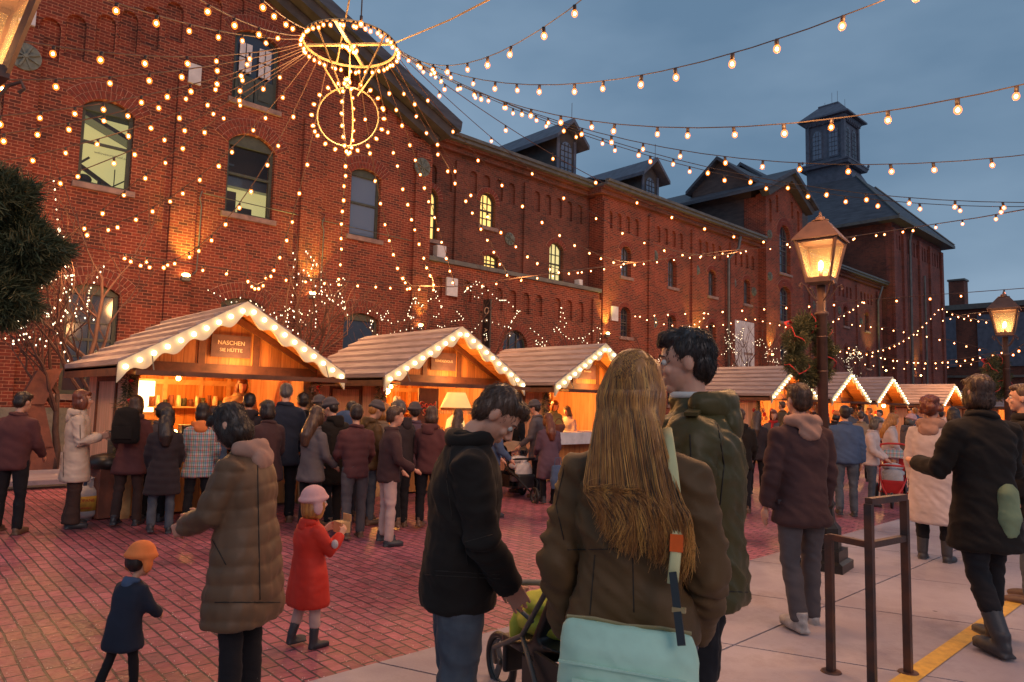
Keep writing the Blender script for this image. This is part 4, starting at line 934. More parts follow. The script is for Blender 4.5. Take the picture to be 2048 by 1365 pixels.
# ---- second stall
sh = thing('lampshade', 'huge cream lampshade with fringe hanging in the second stall', 'lampshade', (7.95, FY+.35, 1.42))
b = MB(); b.lathe([(.30, 0), (.17, .3)], n=20); b.build('shade', 'shade', sh, True); b = MB(); b.lathe([(.305, -.03), (.305, .02)], n=20); b.build('band', 'trimwood', sh)
b = MB()
for k in range(30): a = k*2*math.pi/30; b.tube([(.3*math.cos(a), .3*math.sin(a), -.03), (.3*math.cos(a), .3*math.sin(a), -.10)], .008, 4)
b.build('fringe', 'cream', sh)
b = MB(); b.lathe([(.17, -.55), (.20, -.45), (.16, -.2), (.05, -.1)], n=14); b.build('stand', 'shade', sh, True)
bb = thing('blackboard', 'dark board with red outlined lettering in the second stall', 'sign', (7.40, FY+.45, 1.1)); b = MB(); b.box((-.22, 0, -.1), (.22, .02, .68)); b.build('board', 'signb', bb)
text('lettering', 'Good', .16, 'redl', bb, (-.02, -.006, .38), (R(90), 0, 0), .006); text('lettering', 'Soup', .16, 'redl', bb, (.04, -.006, .24), (R(90), 0, 0), .006)
text('lettering_edge', 'Good', .172, 'cream', bb, (-.02, -.002, .38), (R(90), 0, 0), .003); text('lettering_edge', 'Soup', .172, 'cream', bb, (.04, -.002, .24), (R(90), 0, 0), .003)
pb = thing('picture_board', 'pale board with two dark pictures at the left back of the second stall', 'board', (6.5, FY+1.1, 1.15)); b = MB(); b.box((-.3, 0, 0), (.42, .03, .62)); b.build('board', 'cream', pb)
b = MB(); b.box((-.17, -.01, .3), (.08, -.001, .54)); b.box((.12, -.01, .3), (.36, -.001, .54)); b.build('picture', 'green', pb)
GOODS = [('jar', 'white'), ('bottle', 'ribbon'), ('jar', 'trimwood'), ('bottle', 'green'), ('ornament', 'cream'), ('ornament', 'ribbon')]
for k in range(34):
    kd, mt = GOODS[k % 6]; b = MB(); rz_ = random.uniform(.02, .035)
    if kd == 'jar': b.lathe([(rz_, 0), (rz_, .06), (rz_*.7, .07), (rz_*.7, .085)], n=8)
    elif kd == 'bottle': b.lathe([(rz_*.8, 0), (rz_*.8, .08), (.01, .11), (.01, .14)], n=8)
    else: b.ell((0, 0, .035), .035, 8, 6)
    row = k//17; tag(b.build(kd, mt, smooth=True, loc=(6.25+.115*(k % 17)+random.uniform(-.02, .02), FY-.12+.2*row, .97+.0*row)), '%s %s among the goods crowding the second stall counter' % ({'white': 'white', 'ribbon': 'red', 'trimwood': 'golden', 'green': 'dark green', 'cream': 'cream'}[mt], kd), kd, 'goods on the second stall counter')
b = MB()
for i in range(9): b.tube([(6.95+.06*i, FY+.5, 1.0), (6.95+.06*i, FY+.5, 1.28)], .004, 4)
for i in range(4): b.tube([(6.95, FY+.5, 1.04+.08*i), (7.43, FY+.5, 1.04+.08*i)], .004, 4)
tag(b.build('wire_rack', 'iron'), 'wire rack standing on the second stall counter', 'rack')
for k, (xx, col_) in enumerate([(6.22, 'white'), (6.30, 'ribbon'), (6.6, 'white'), (6.72, 'cream')]):
    b = MB(); b.lathe([(.03, .12), (.05, .06), (.045, -.08), (.02, -.14)], n=8); b.tube([(0, 0, .12), (0, 0, .3)], .004, 4)
    tag(b.build('hanging_stocking', col_, smooth=True, loc=(xx, FY+.1+.1*k, 1.5)), '%s stocking hanging at the left of second stall' % ['leftmost white', 'red', 'second white', 'cream'][k], 'stocking', 'stockings hanging in the second stall')
# ---- stock on the back shelves of the three near stalls
for (sx_, z_, nm, kinds) in ((3.62, 1.35, 'nearest', (('tin', 'rust'), ('jar', 'cream'), ('tin', 'green'))), (7.31, 1.28, 'second', (('jar', 'white'), ('tin', 'ribbon'), ('jar', 'trimwood'))), (11.12, 1.62, 'third', (('jar', 'cream'), ('tin', 'trimwood'), ('jar', 'rust')))):
    b = MB(); b.box((-.45 if sx_ < 4 else -1.1, -.2, 0), (1.1, 0, .02)); tag(b.build('shelf', 'trimwood', loc=(sx_, FY+2.1, z_)), 'long shelf on the back wall of the %s stall' % nm, 'shelf')
    for k in range(16):
        x_ = (-.4 if sx_ < 4 else -1.02)+(1.45 if sx_ < 4 else 2.05)*k/15; kd, mt = kinds[(k*7) % 3]; r_ = random.uniform(.028, .045); b = MB()
        b.lathe([(r_, 0), (r_, random.uniform(.08, .15)), (r_*.7, .16), (r_*.7, .175)] if kd == 'jar' else [(r_, 0), (r_, random.uniform(.1, .2))], n=9)
        tag(b.build('storage_'+kd, mt, smooth=True, loc=(sx_+x_, FY+2.0+random.uniform(-.04, .02), z_+.02)), '%s %s on the back shelf of the %s stall' % ({'rust': 'brown', 'cream': 'cream', 'green': 'green', 'white': 'white', 'ribbon': 'red', 'trimwood': 'golden'}[mt], kd, nm), kd, 'goods on the back shelf of the %s stall' % nm)
# ---- third stall
cb = thing('drawer_cabinet', 'wooden cabinet with drawers and pegs at the back of third stall', 'cabinet', (10.9, FY+1.6, 1.0)); b = MB(); b.box((-.75, 0, -.9), (.75, .4, .55)); b.build('body', 'pine', cb)
for i in range(4):
    for j in range(2): b = MB(); b.box((-.7+.36*i, -.02, .05+.24*j), (-.38+.36*i, -.001, .25+.24*j)); b.ell((-.54+.36*i, -.03, .15+.24*j), .015, 6, 4); b.build('drawer', 'trimwood', cb)
b = MB(); b.box((10.0, FY-.3, .971), (12.2, FY+.35, .985)); b.box((10.0, FY-.31, .75), (12.2, FY-.301, .985)); tag(b.build('white_cloth', 'cloth'), 'white cloth on the counter of the third stall', 'tablecloth')
bk = thing('basket', 'dark wicker basket on the white cloth of third stall', 'basket', (10.25, FY-.1, .985)); b = MB(); b.lathe([(.08, 0), (.13, .1), (.12, .16)], n=12); b.build('bowl', 'rust', bk); b = MB(); b.tube([(.12*math.cos(t*.314), 0, .15+.12*math.sin(t*.314)) for t in range(11)], .01, 5); b.build('handle', 'rust', bk)
# ---- far stalls: red goods
for (x, nm) in ((19.2, 'stall left of the near lamp'), (23.6, 'stall right of the near lamp'), (27.4, 'stall with the bright bulb')):
    for k in range(8):
        b = MB(); b.ell((0, 0, 0), (.06, .06, .07), 8, 6); b.tube([(0, 0, .06), (0, 0, .2)], .004, 4)
        tag(b.build('ornament', ['ribbon', 'trimwood', 'ribbon', 'cream'][k % 4], smooth=True, loc=(x-.6+.17*k, FY+.1+.05*(k % 3), 1.5-.12*(k % 3))), 'hanging %s ornament in the %s' % (['red', 'golden', 'red', 'cream'][k % 4], nm), 'ornament', 'ornaments in the '+nm)
light('stall_lamp', (27.2, FY-.4, 1.7), 30, (1, .5, .12), .05); bt = thing('pendant_bulb', 'glaring single bulb hanging under the beam of far stall right of the lamp', 'bulb', (27.2, FY-.4, 1.85)); b = MB(); b.tube([(0, 0, 0), (0, 0, -.05)], .01, 4); b.build('cord', 'cable', bt); b = MB(); b.ell((0, 0, -.1), .06); b.build('bulb', 'flame', bt)
b = MB(); b.tube([(0, 0, 0), (0, 0, -.05)], .01, 4); bt = thing('pendant_bulb', 'glaring pendant bulb at left of the second stall opening', 'bulb', (6.42, FY+.3, 1.78)); b.build('cord', 'cable', bt); b = MB(); b.ell((0, 0, -.08), .05); b.build('bulb', 'flame', bt)
# ================================================================ bare trees with fairy lights
def tree(x, y, h, label, llabel, seed, nl=70, spread=1.0):
    rnd = random.Random(seed); tips = []; t = thing('bare_tree', label, 'tree', (x, y, .1), group='bare trees wrapped in fairy lights')
    tr = MB(); br = MB()
    def grow(p, d, L, r, lv):
        pts = [p]; rs = [r]; q = p; dd = d
        k = 4
        for i in range(k):
            dd = (dd+Vector((rnd.uniform(-.22, .22), rnd.uniform(-.22, .22), rnd.uniform(-.06, .22)))).normalized(); q = q+dd*L/k; pts.append(q); rs.append(r*(1-.45*(i+1)/k))
            if lv >= 1: tips.append(q.copy())
        (tr if lv == 0 else br).tube(pts, rs, 6 if lv < 2 else 4)
        if lv < 4:
            for c in range(3 if lv else 5):
                a = rnd.random()*6.28; el = rnd.uniform(.3, .85); nd_ = (dd*math.cos(el)+Vector((math.cos(a), math.sin(a), .15))*math.sin(el)*spread).normalized()
                grow(pts[rnd.randint(2, k)] if c else pts[-1], nd_, L*rnd.uniform(.62, .82), max(r*.52, .0045), lv+1)
    grow(Vector((0, 0, 0)), Vector((rnd.uniform(-.1, .1), 0, 1)).normalized(), h*.42, .05+h*.006, 0)
    tr.build('trunk', 'bark', t, True); br.build('branches', 'twig', t)
    lt = thing('fairy_lights', llabel, 'fairy lights', (x, y, .1), group='fairy lights in the bare trees')
    # strings wound from branch to branch
    rnd.shuffle(tips); cord = MB(); cnt = 0; q = tips[0]
    pool = [p for p in tips if p.z > h*.30]; rnd.shuffle(pool); pool = pool[:int(nl*.55)]; q = pool[0]
    while cnt < nl and len(pool) > 3:
        pool.sort(key=lambda p: (p-q).length); nxt = pool.pop(rnd.randint(0, 2)); k = max(1, int((nxt-q).length/.16)); k = min(k, 5)
        if (nxt-q).length > 1.0: q = nxt; continue
        cord.tube([q, nxt], .003, 3)
        for i in range(k):
            p = q.lerp(nxt, (i+.5)/k)-Vector((0, 0, .04)); link('fairy_bulb', FAIRY, lt, p); cnt += 1
        q = nxt
    cord.build('cord', 'twig', lt)
def at(px, Y): q = yp(px, 800, Y); return q.x
for a in [(232, 14.6, 5.0, 'big', 'left of the first stall ridge', 4, 100), (120, 15.5, 3.4, 'low', 'behind the beige coated woman at far left', 12, 60), (640, 15.2, 4.6, 'tall', 'behind the gap between the first two stalls', 31, 85), (560, 16.6, 4.7, 'slim', 'just right of the first stall peak', 22, 40), (800, 15.5, 4.4, 'spreading', 'behind the second stall roof', 43, 70),
          (985, 16, 4.9, 'broad', 'between second and third stalls', 51, 95), (1120, 16.2, 4.4, 'round', 'above the third stall roof', 8, 90), (1345, 16, 4.2, 'thin', 'left of dark haired man', 77, 70), (1500, 15.5, 4.8, 'upright', 'in front of the white banner', 66, 60), (1560, 15.8, 4.2, 'dark', 'just left of the near lamp wreath', 61, 80), (1715, 15.8, 4.6, 'far', 'right of near lamp wreath', 90, 90)]:
    px, Y, h, w1, w2, sd, nl = a
    tree(at(px, Y), Y, h, w1+' leafless tree '+w2, ('white fairy lights in the '+w1+' leafless tree '+w2), sd, nl)
# ================================================================ people
CL = {}
def C(name, c, **k):
    if name not in CL: CL[name] = cloth(name, c, **k); M[name] = CL[name]
    return name
C('coat_beige', (.6, .47, .38), rough=.6); C('coat_olive', (.15, .085, .048), rough=.5); C('coat_red', (.58, .035, .02), rough=.6); C('coat_navy', (.02, .026, .045)); C('coat_black', (.016, .012, .010)); C('coat_brown', (.125, .066, .026), rough=.55)
C('coat_green', (.085, .066, .024), rough=.42, sheen=0); C('coat_plum', (.07, .035, .035)); C('coat_white', (.62, .5, .48)); C('coat_blue', (.07, .11, .2)); C('coat_grey', (.13, .11, .115)); C('coat_maroon', (.11, .04, .04)); C('coat_tan', (.36, .23, .14))
C('coat_purple', (.12, .07, .10)); C('coat_dark', (.035, .026, .03)); C('trouser_black', (.014, .013, .016)); C('trouser_grey', (.10, .085, .09)); C('trouser_pink', (.55, .38, .34)); C('trouser_brown', (.055, .03, .025)); C('hat_pink', (.68, .38, .38), bscale=60, bump=.5); C('hat_orange', (.85, .24, .07), bscale=60, bump=.5)
C('hat_grey', (.10, .085, .09), bscale=60, bump=.5); C('fur', (.42, .24, .18), bscale=45, bump=.9); C('scarf_red', (.5, .03, .03)); C('jumper_green', (.22, .28, .16)); C('bag_mint', (.55, .80, .62), rough=.55, bscale=120); C('strap_cream', (.72, .66, .34)); C('tag_orange', (.8, .12, .02))
C('blanket_green', (.58, .58, .08), bscale=25, bump=.8); C('blanket_white', (.7, .64, .62)); C('blanket_grey', (.5, .5, .52)); C('shirt_white', (.7, .68, .62))
M['denim'] = noisy('denim', (.09, .105, .125), (.045, .055, .075), 9, .85, .3, 300, bd=.002)
M['boot'] = noisy('boot_leather', (.045, .042, .048), (.025, .025, .03), 9, .5, .2)
M['shoe'] = noisy('shoe_leather', (.18, .09, .05), (.09, .05, .03), 9, .5, .2)
M['sneaker'] = noisy('sneaker', (.48, .44, .42), (.22, .2, .19), 16, .5, .2)
def hairmat(name, c1, c2):
    m = mat(name, c1, .38); v = coords(m, (1, 1, .12)); n = nd(m, 'ShaderNodeTexNoise'); n.inputs['Scale'].default_value = 60; n.inputs['Detail'].default_value = 5
    lk(m, v, n.inputs[0]); lk(m, ramp(m, n.outputs[0], [(.3, c2), (.7, c1)]), P(m).inputs['Base Color']); bumpn(m, n.outputs[0], .8, .006); M[name] = m
hairmat('hair_dark', (.035, .02, .014), (.015, .009, .007)); hairmat('hair_brown', (.10, .05, .028), (.04, .02, .012)); hairmat('hair_blond', (.55, .235, .055), (.24, .085, .022)); hairmat('hair_gold', (.85, .42, .10), (.5, .2, .05)); hairmat('hair_auburn', (.19, .05, .02), (.08, .02, .01)); hairmat('hair_grey', (.12, .1, .09), (.06, .05, .045))
def plaid(name):
    m = mat(name, (.5, .5, .5), .8); t = nd(m, 'ShaderNodeTexCoord'); s = nd(m, 'ShaderNodeSeparateXYZ'); lk(m, t.outputs['Object'], s.inputs[0]); cols_ = []
    for ax, sc_ in ((0, 16), (2, 16)):
        q = nd(m, 'ShaderNodeMath', operation='MULTIPLY'); q.inputs[1].default_value = sc_; lk(m, s.outputs[ax], q.inputs[0]); f = nd(m, 'ShaderNodeMath', operation='FRACT'); lk(m, q.outputs[0], f.inputs[0]); cols_.append(f.outputs[0])
    a = ramp(m, cols_[0], [(.0, (.55, .5, .48)), (.3, (.12, .3, .38)), (.45, (.6, .55, .5)), (.62, (.45, .1, .12)), (.7, (.6, .55, .5)), (.9, (.2, .3, .2))])
    c = ramp(m, cols_[1], [(.0, (.9, .9, .9)), (.3, (.4, .6, .7)), (.45, (.95, .9, .85)), (.62, (.8, .3, .3)), (.75, (.95, .9, .9))])
    lk(m, mixc(m, 1, a, c, 'MULTIPLY'), P(m).inputs['Base Color']); M[name] = m; return name
plaid('coat_plaid')
def rings(mb, rs, n=22):
    # rs: (centre, rx, ry, lean)  closed loft of tilted ellipses
    vs = []
    for c, rx, ry, a in rs:
        q = Matrix.Rotation(-a, 3, 'X')
        for j in range(n):
            t = 2*math.pi*j/n; ct, st = math.cos(t), math.sin(t)
            e = .82; x = rx*math.copysign(abs(ct)**e, ct); y = ry*math.copysign(abs(st)**e, st)
            vs.append(Vector(c)+q @ Vector((x, y, 0)))
    k = len(rs); fs = [(i*n+j, i*n+(j+1) % n, (i+1)*n+(j+1) % n, (i+1)*n+j) for i in range(k-1) for j in range(n)]
    fs += [tuple(range(n-1, -1, -1)), tuple(range((k-1)*n, k*n))]
    mb.add(vs, fs)
def remesh(mb, name, matn, vox, parent, sm=4, fold=None, loc=None):
    me = mb.mesh(name+'_src', matn); o = link('tmp', me)
    r = o.modifiers.new('r', 'REMESH'); r.mode = 'VOXEL'; r.voxel_size = vox; r.use_smooth_shade = True
    if sm: s_ = o.modifiers.new('s', 'SMOOTH'); s_.factor = .5; s_.iterations = sm
    out_ = evaluated(o); bpy.data.meshes.remove(me)
    out_.name = name; out_.materials.clear(); out_.materials.append(M[matn])
    if fold: fold(out_)
    out_.polygons.foreach_set('use_smooth', [True]*len(out_.polygons))
    return link(name, out_, parent, loc)
def foldfn(kind, amp, seed=0, band=.1, ph=0, joints=()):
    def f(me):
        ns = [v.normal.copy() for v in me.vertices]
        for v, n in zip(me.vertices, ns):
            p = v.co
            if kind == 'puffer':
                w_ = (p.z+ph+.045*noise.noise(Vector((p.x*4+seed, p.y*4, p.z*1.5))))/band
                d = (abs(math.sin(math.pi*w_))**.6-.75)*amp*(1-abs(n.z))+amp*.8*noise.noise(Vector((p.x*20+seed, p.y*20, p.z*12)))
            else:
                q = Vector((p.x*5+seed, p.y*5, p.z*10+p.x*6)); r_ = 1-2*abs(noise.noise(q)); r2 = 1-2*abs(noise.noise(q*2.3+Vector((5, 1, 2))))
                d = amp*(r_*.7+r2*.35)
                for (c, ra) in joints:
                    e = (p-Vector(c)).length
                    if e < ra: d += amp*.75*math.sin(p.z*52+p.x*30+7*noise.noise(p*8))*(1-e/ra)
            v.co = p+n*d
    return f
def person(label, x, y, ang=0, h=1.7, coat='coat_black', clen=.86, bulk=1.0, puff=False, trousers='trouser_black', shoes='boot', hair='hair_brown', style='short', hat=None, hood=None, lean=0, head=(0, 0),
           ua=None, fa=None, female=False, vox=.017, walk=0, legw=1.0, boots=0, group=None, seed=0, armbulk=1.0, collar=True, scarf=None, eyes=False, zoff=0, skin='skin', gloves=False, hems=0, curl=.5, flare=0, fold=1.0, headonly=False, strands=0):
    view = Vector((x, y, 0)).normalized(); a = R(-ang); f = Vector((view.x*math.cos(a)-view.y*math.sin(a), view.x*math.sin(a)+view.y*math.cos(a), 0))
    rz = math.atan2(-f.x, f.y)
    t = thing('person', label, 'person', (x, y, zoff), rz, group)
    hs = min(1.03, .80+.20*((h-1)/.75)) if h < 1.75 else 1.0
    k = (h-.268*hs)/1.482
    def W(v): return Vector(v)*k
    piv = W((0, 0, .93)); RL = Matrix.Rotation(-lean, 3, 'X')
    def up(v): v = W(v); return piv+RL @ (v-piv) if v.z > piv.z else v
    sw = (.165 if female else .185)
    # legs
    J = {}
    for s_ in (-1, 1):
        hp = W((s_*.095, 0, .90)); wk = walk*s_
        kn = hp+W((s_*.015, .10*wk+.01, -.42)); an = kn+W((s_*.005, (-.22 if wk < 0 else .06)*abs(wk)-.015, -.385 if wk >= 0 else -.35))
        J[s_] = (hp, kn, an)
    # arms
    ua = ua or ((-.18, .06, -1), (.18, .06, -1)); fa = fa or ((-.05, .25, -1), (.05, .25, -1)); A = {}
    for i, s_ in ((0, -1), (1, 1)):
        sh_ = up((s_*(sw-.005), -.01, 1.375)); el = sh_+(Vector(ua[i]).normalized())*.285*k; wr = el+(Vector(fa[i]).normalized())*.255*k; A[s_] = (sh_, el, wr)
    # head frame
    nb = up((0, -.01, 1.44)); nt_ = up((0, .012, 1.515)); RH = Matrix.Rotation(head[1], 3, 'Z') @ Matrix.Rotation(-(lean+head[0]), 3, 'X')
    hc = nt_+RH @ Vector((0, .012, .118))*hs
    def HD(v): return hc+RH @ (Vector(v)*hs)
    RHd = RH
    b = MB()
    b.ell(HD((0, -.008, .022)), tuple(q*hs for q in (.075, .094, .092)), 20, 14, R3=RHd); b.ell(HD((0, .022, -.035)), tuple(q*hs for q in (.060, .066, .078)), 18, 12, R3=RHd); b.ell(HD((0, .058, -.092)), tuple(q*hs for q in (.030, .028, .022)), 10, 8, R3=RHd)
    b.tube([HD((0, .082, .012)), HD((0, .096, -.008)), HD((0, .112, -.030))], [.007*hs, .010*hs, .013*hs], 8); b.ell(HD((0, .098, -.034)), tuple(q*hs for q in (.018, .012, .009)), 8, 6, R3=RHd)
    b.ell(HD((0, .084, -.060)), tuple(q*hs for q in (.025, .013, .007)), 10, 6, R3=RHd); b.ell(HD((0, .082, -.071)), tuple(q*hs for q in (.020, .013, .007)), 10, 6, R3=RHd)
    b.ell(HD((0, .072, .028)), tuple(q*hs for q in (.052, .018, .010)), 10, 6, R3=RHd)
    for s_ in (-1, 1):
        b.ell(HD((s_*.074, -.012, -.010)), tuple(q*hs for q in (.012, .020, .032)), 10, 8, R3=RHd); b.ell(HD((s_*.036, .066, -.028)), tuple(q*hs for q in (.022, .018, .020)), 8, 6, R3=RHd)
    b.tube([nb-Vector((0, 0, .05*k)), nb, nt_, HD((0, -.01, -.05))], [.060*k, .052*k, .048*k, .045*k], 14)
    if not headonly:
        rings(b, [(up((0, 0, z)), r_*k, r2*k, lean) for z, r_, r2 in ((.88, .11, .07), (1.1, .10, .07), (1.3, .12, .07), (1.42, .10, .06), (1.46, .05, .05))], 14)
        for s_ in (-1, 1):
            b.tube([up((0, 0, 1.39)), A[s_][0], A[s_][1], A[s_][2]], [.04*k, .036*k, .03*k, .024*k], 10)
            hp, kn, an = J[s_]; b.tube([W((0, 0, .9)), hp, kn, an], [.05*k, .05*k, .04*k, .035*k], 8)
    for i, s_ in ((0, -1), (1, 1)):
        # hand: palm, four fingers, thumb
        wr = A[s_][2]; d = (Vector(fa[i]).normalized()); side = Vector((s_, 0, 0)); inn = (-side-d*(-side).dot(d)).normalized(); ac = d.cross(inn).normalized()
        hk = k*1.02
        if vox <= .0125:
            b.bar(wr-d*.01*hk, wr+d*.085*hk, .032*hk, .078*hk, up=ac)
            for q in range(4):
                base = wr+d*(.078+.006*(q in (1, 2)))*hk+ac*(q-1.5)*.0225*hk; Lf = (.070, .080, .075, .060)[q]*hk; pts = [base]; dd = d.copy()
                for sg in range(3): dd = (dd+inn*curl*(1+.4*sg)).normalized(); pts.append(pts[-1]+dd*Lf*(.45, .32, .23)[sg])
                b.tube(pts, [.0080*hk, .0080*hk, .0074*hk, .0062*hk], 7)
            th = wr+d*.03*hk+ac*(.034)*hk; td = (d+ac*.8+inn*.5).normalized(); b.tube([th-ac*.02*hk, th, th+td*.03*hk, th+(td+inn*.6+d*.4).normalized()*.058*hk], [.011*hk, .0115*hk, .0098*hk, .0078*hk], 7)
        else:
            b.ell(wr+d*.045*hk, (.03*hk, .03*hk, .045*hk), 8, 6, R3=Vector((0, 0, 1)).rotation_difference(d).to_matrix()); b.ell(wr+d*.10*hk+inn*.012*hk, (.026*hk, .022*hk, .045*hk), 8, 6, R3=Vector((0, 0, 1)).rotation_difference((d+inn*.5).normalized()).to_matrix())
            b.tube([wr+d*.02*hk+ac*.02*hk, wr+d*.07*hk+ac*.045*hk], .013*hk, 5)
    remesh(b, 'body', skin, (.0048 if vox <= .009 else vox*.55) if eyes else vox*.8, t, 3)
    if eyes:
        for s_ in (-1, 1):
            e = MB(); e.ell(HD((s_*.031, .0735, .004)), .0125*hs, 12, 9, 0); e.ell(HD((s_*.031, .0835, .003)), .0058*hs, 8, 6, 1); e.build('eye', ['shirt_white', 'black'], t, True)
            e = MB(); e.tube([HD((s_*.014, .093, .024)), HD((s_*.034, .088, .031)), HD((s_*.052, .072, .024))], [.003*hs, .0042*hs, .002*hs], 6); e.build('eyebrow', hair, t)
    # trousers
    b = MB(); rings(b, [(W((0, 0, .80)), .14*k, .10*k, 0), (W((0, 0, .90)), .155*k, .115*k, 0), (W((0, 0, 1.0)), .14*k, .105*k, 0)])
    for s_ in (-1, 1):
        hp, kn, an = J[s_]; bo = boots*k
        e_ = an-Vector((0, 0, .03*k)) if not boots else kn.lerp(an, .62)
        b.tube([hp+Vector((0, 0, .02)), hp.lerp(kn, .35), kn, kn.lerp(an, .5), e_], [.088*k*legw, .084*k*legw, .062*k*legw, .060*k*legw, (.056+flare)*k*legw], 14)
    fj = [(J[-1][1], .16*k), (J[1][1], .16*k)]
    remesh(b, 'trousers', trousers, vox, t, 3, foldfn('cloth', .010*fold*k, seed, joints=fj))
    for s_ in (-1, 1):
        hp, kn, an = J[s_]; b = MB(); z0 = an.z-.09*k; tw = s_*.02
        b.ell(an+Vector((tw, .075, -.055))*k, (.047*k, .125*k, .042*k), 12, 8); b.ell(an+Vector((0, -.015, -.045))*k, (.042*k, .058*k, .055*k), 10, 8); b.tube([an+Vector((0, -.01, -.04))*k, an+Vector((0, -.01, .04))*k], [.045*k, .05*k], 10)
        b.box(an+Vector((-.042, -.068, -.098))*k, an+Vector((.044, .185, -.075))*k)
        if boots: b.tube([an+Vector((0, -.01, 0))*k, kn.lerp(an, .58)], [.052*k, .060*k], 12)
        remesh(b, 'shoe', shoes, min(vox, .010), t, 2)
    # coat
    B = bulk; b = MB(); fl = .02 if female else 0; hz = clen
    prof = []
    if hz < .8: prof += [(hz, .175+fl+.02*B, .135+.015*B), (hz+.04, .178+fl+.02*B, .138+.015*B), (.88, .170+fl, .132)]
    else: prof += [(hz, .168+fl, .130), (hz+.03, .172+fl, .134)]
    wst = .145 if female else .160
    prof += [(1.08, wst, .118), (1.25, wst+.022, .128), (1.35, sw-.005, .115), (1.41, sw-.055, .098), (1.455, .098, .08), (1.50 if collar else 1.475, .075, .072)]
    prof = [q for q in prof if q[0] >= hz]
    rings(b, [(up((0, 0, z)), (rx*B if z < 1.42 else rx)*k, (ry*B if z < 1.42 else ry)*k, lean if z*k > piv.z else 0) for z, rx, ry in prof])
    for s_ in (-1, 1):
        sh_, el, wr = A[s_]; ab = B*armbulk
        inn_ = up((s_*sw*.50, 0, 1.395)); cuff = wr-(wr-el).normalized()*(.012+hems)*k
        b.tube([inn_, sh_, sh_.lerp(el, .5), el, el.lerp(cuff, .5), cuff], [.058*k, .066*ab*k, .063*ab*k, .057*ab*k, .052*ab*k, .044*ab*k], 14)
    if hood: pass
    js = [(A[-1][1], .15*k), (A[1][1], .15*k)]
    remesh(b, 'jacket' if clen > .8 else 'coat', coat, vox, t, 4, foldfn('puffer', .013*k, seed, .105*k) if puff else foldfn('cloth', .014*k*fold, seed, joints=js))
    if collar and not hood:
        b = MB(); b.tube([up((.085*math.cos(q), -.005+.075*math.sin(q), 1.475+.012*math.sin(q*2))) for q in [i*2*math.pi/20 for i in range(20)]], (.034 if eyes else .022)*k, 8, closed=True); b.build('collar', coat, t, True)
    if hood:
        hm = hood if isinstance(hood, str) else coat
        b = MB(); n0 = up((0, -.075, 1.46))
        for i in range(15):
            q = -math.pi*.08-math.pi*.84*i/14; c = up((.112*math.cos(q), .005+.112*math.sin(q), 1.475)); b.ell(c, (.036*k, .034*k, .034*k+.018*k*math.sin(-q)), 8, 6)
        b.ell(up((0, -.115, 1.41)), (.095*k, .036*k, .07*k), 12, 8)
        remesh(b, 'hood', hm, vox*.9, t, 3, foldfn('cloth', .008*k*(2 if hm == 'fur' else 1), seed+3))
    if scarf:
        b = MB(); b.tube([up((.082*math.cos(q), .0+.078*math.sin(q), 1.475+.01*math.sin(q*3))) for q in [i*2*math.pi/16 for i in range(16)]], .034*k, 8, closed=True); b.tube([up((.03, .10, 1.45)), up((.05, .135, 1.3)), up((.05, .14, 1.12))], .03*k, 7); b.build('scarf', scarf, t, True)
    # hair
    if hair:
        b = MB()
        b.ell(HD((0, -.022, .036)), tuple(q*hs for q in (.082, .096, .092)), 20, 14, R3=RHd); b.ell(HD((0, -.052, -.01)), tuple(q*hs for q in (.074, .058, .075)), 16, 10, R3=RHd)
        if style in ('short', 'quiff'):
            b.ell(HD((0, .035, .085)), tuple(q*hs for q in (.066, .055, .035 if style == 'short' else .042)), 14, 8, R3=RHd)
        if style in ('bob', 'long'):
            b.ell(HD((0, -.03, -.05)), tuple(q*hs for q in (.088, .078, .09)), 18, 12, R3=RHd)
            for s_ in (-1, 1): b.ell(HD((s_*.064, .010, -.035)), tuple(q*hs for q in (.025, .05, .09)), 12, 9, R3=RHd)
            b.ell(HD((0, .045, .072)), tuple(q*hs for q in (.068, .048, .035)), 14, 8, R3=RHd)
        if style == 'long':
            b.tube([HD((0, -.06, -.02)), HD((0, -.085, -.12)), up((0, -.13, 1.36)), up((.01, -.15, 1.22))], [(.07*hs), .085*hs, .085*hs, .04*hs], 12)
        if style == 'curly':
            for i in range(40):
                a1, a2 = random.random()*6.28, random.uniform(-.6, 1.5); d = Vector((math.cos(a1)*math.cos(a2), math.sin(a1)*math.cos(a2)-.25, math.sin(a2))); b.ell(HD(d*.10+Vector((0, -.03, .02))), .034*hs, 7, 5)
        def hf(me):
            for v, n in zip(me.vertices, [v.normal.copy() for v in me.vertices]): v.co += n*.006*noise.noise(Vector((v.co.x*45, v.co.y*45, v.co.z*10)))
        ho = remesh(b, 'hair', hair, vox*.6 if eyes else vox*.7, t, 3, hf)
        if strands:
            rs_ = random.Random(seed); sb = MB(); dn = HD((0, -.1, -.12)) if style in ('bob', 'long') else HD((0, -.06, -.05))
            vs_ = [v for v in ho.data.vertices]; crown = HD((0, -.045, .12))
            for i in range(strands):
                v = rs_.choice(vs_); n_ = v.normal; p_ = v.co.copy(); away = (p_-crown); away = (away-n_*away.dot(n_))
                if away.length < .004: away = Vector((rs_.random()-.5, rs_.random()-.5, 0))
                d_ = (away.normalized()+n_*.13+Vector((rs_.gauss(0, .16), rs_.gauss(0, .16), rs_.gauss(0, .1)))).normalized(); L_ = rs_.uniform(.015, .034)
                sb.tube([p_-n_*.002, p_+d_*L_*.5+n_*.002, p_+(d_-n_*.25).normalized()*L_], [.0013, .0011, .0004], 3, caps=False)
            sb.build('hair_strand', hair, t, True)
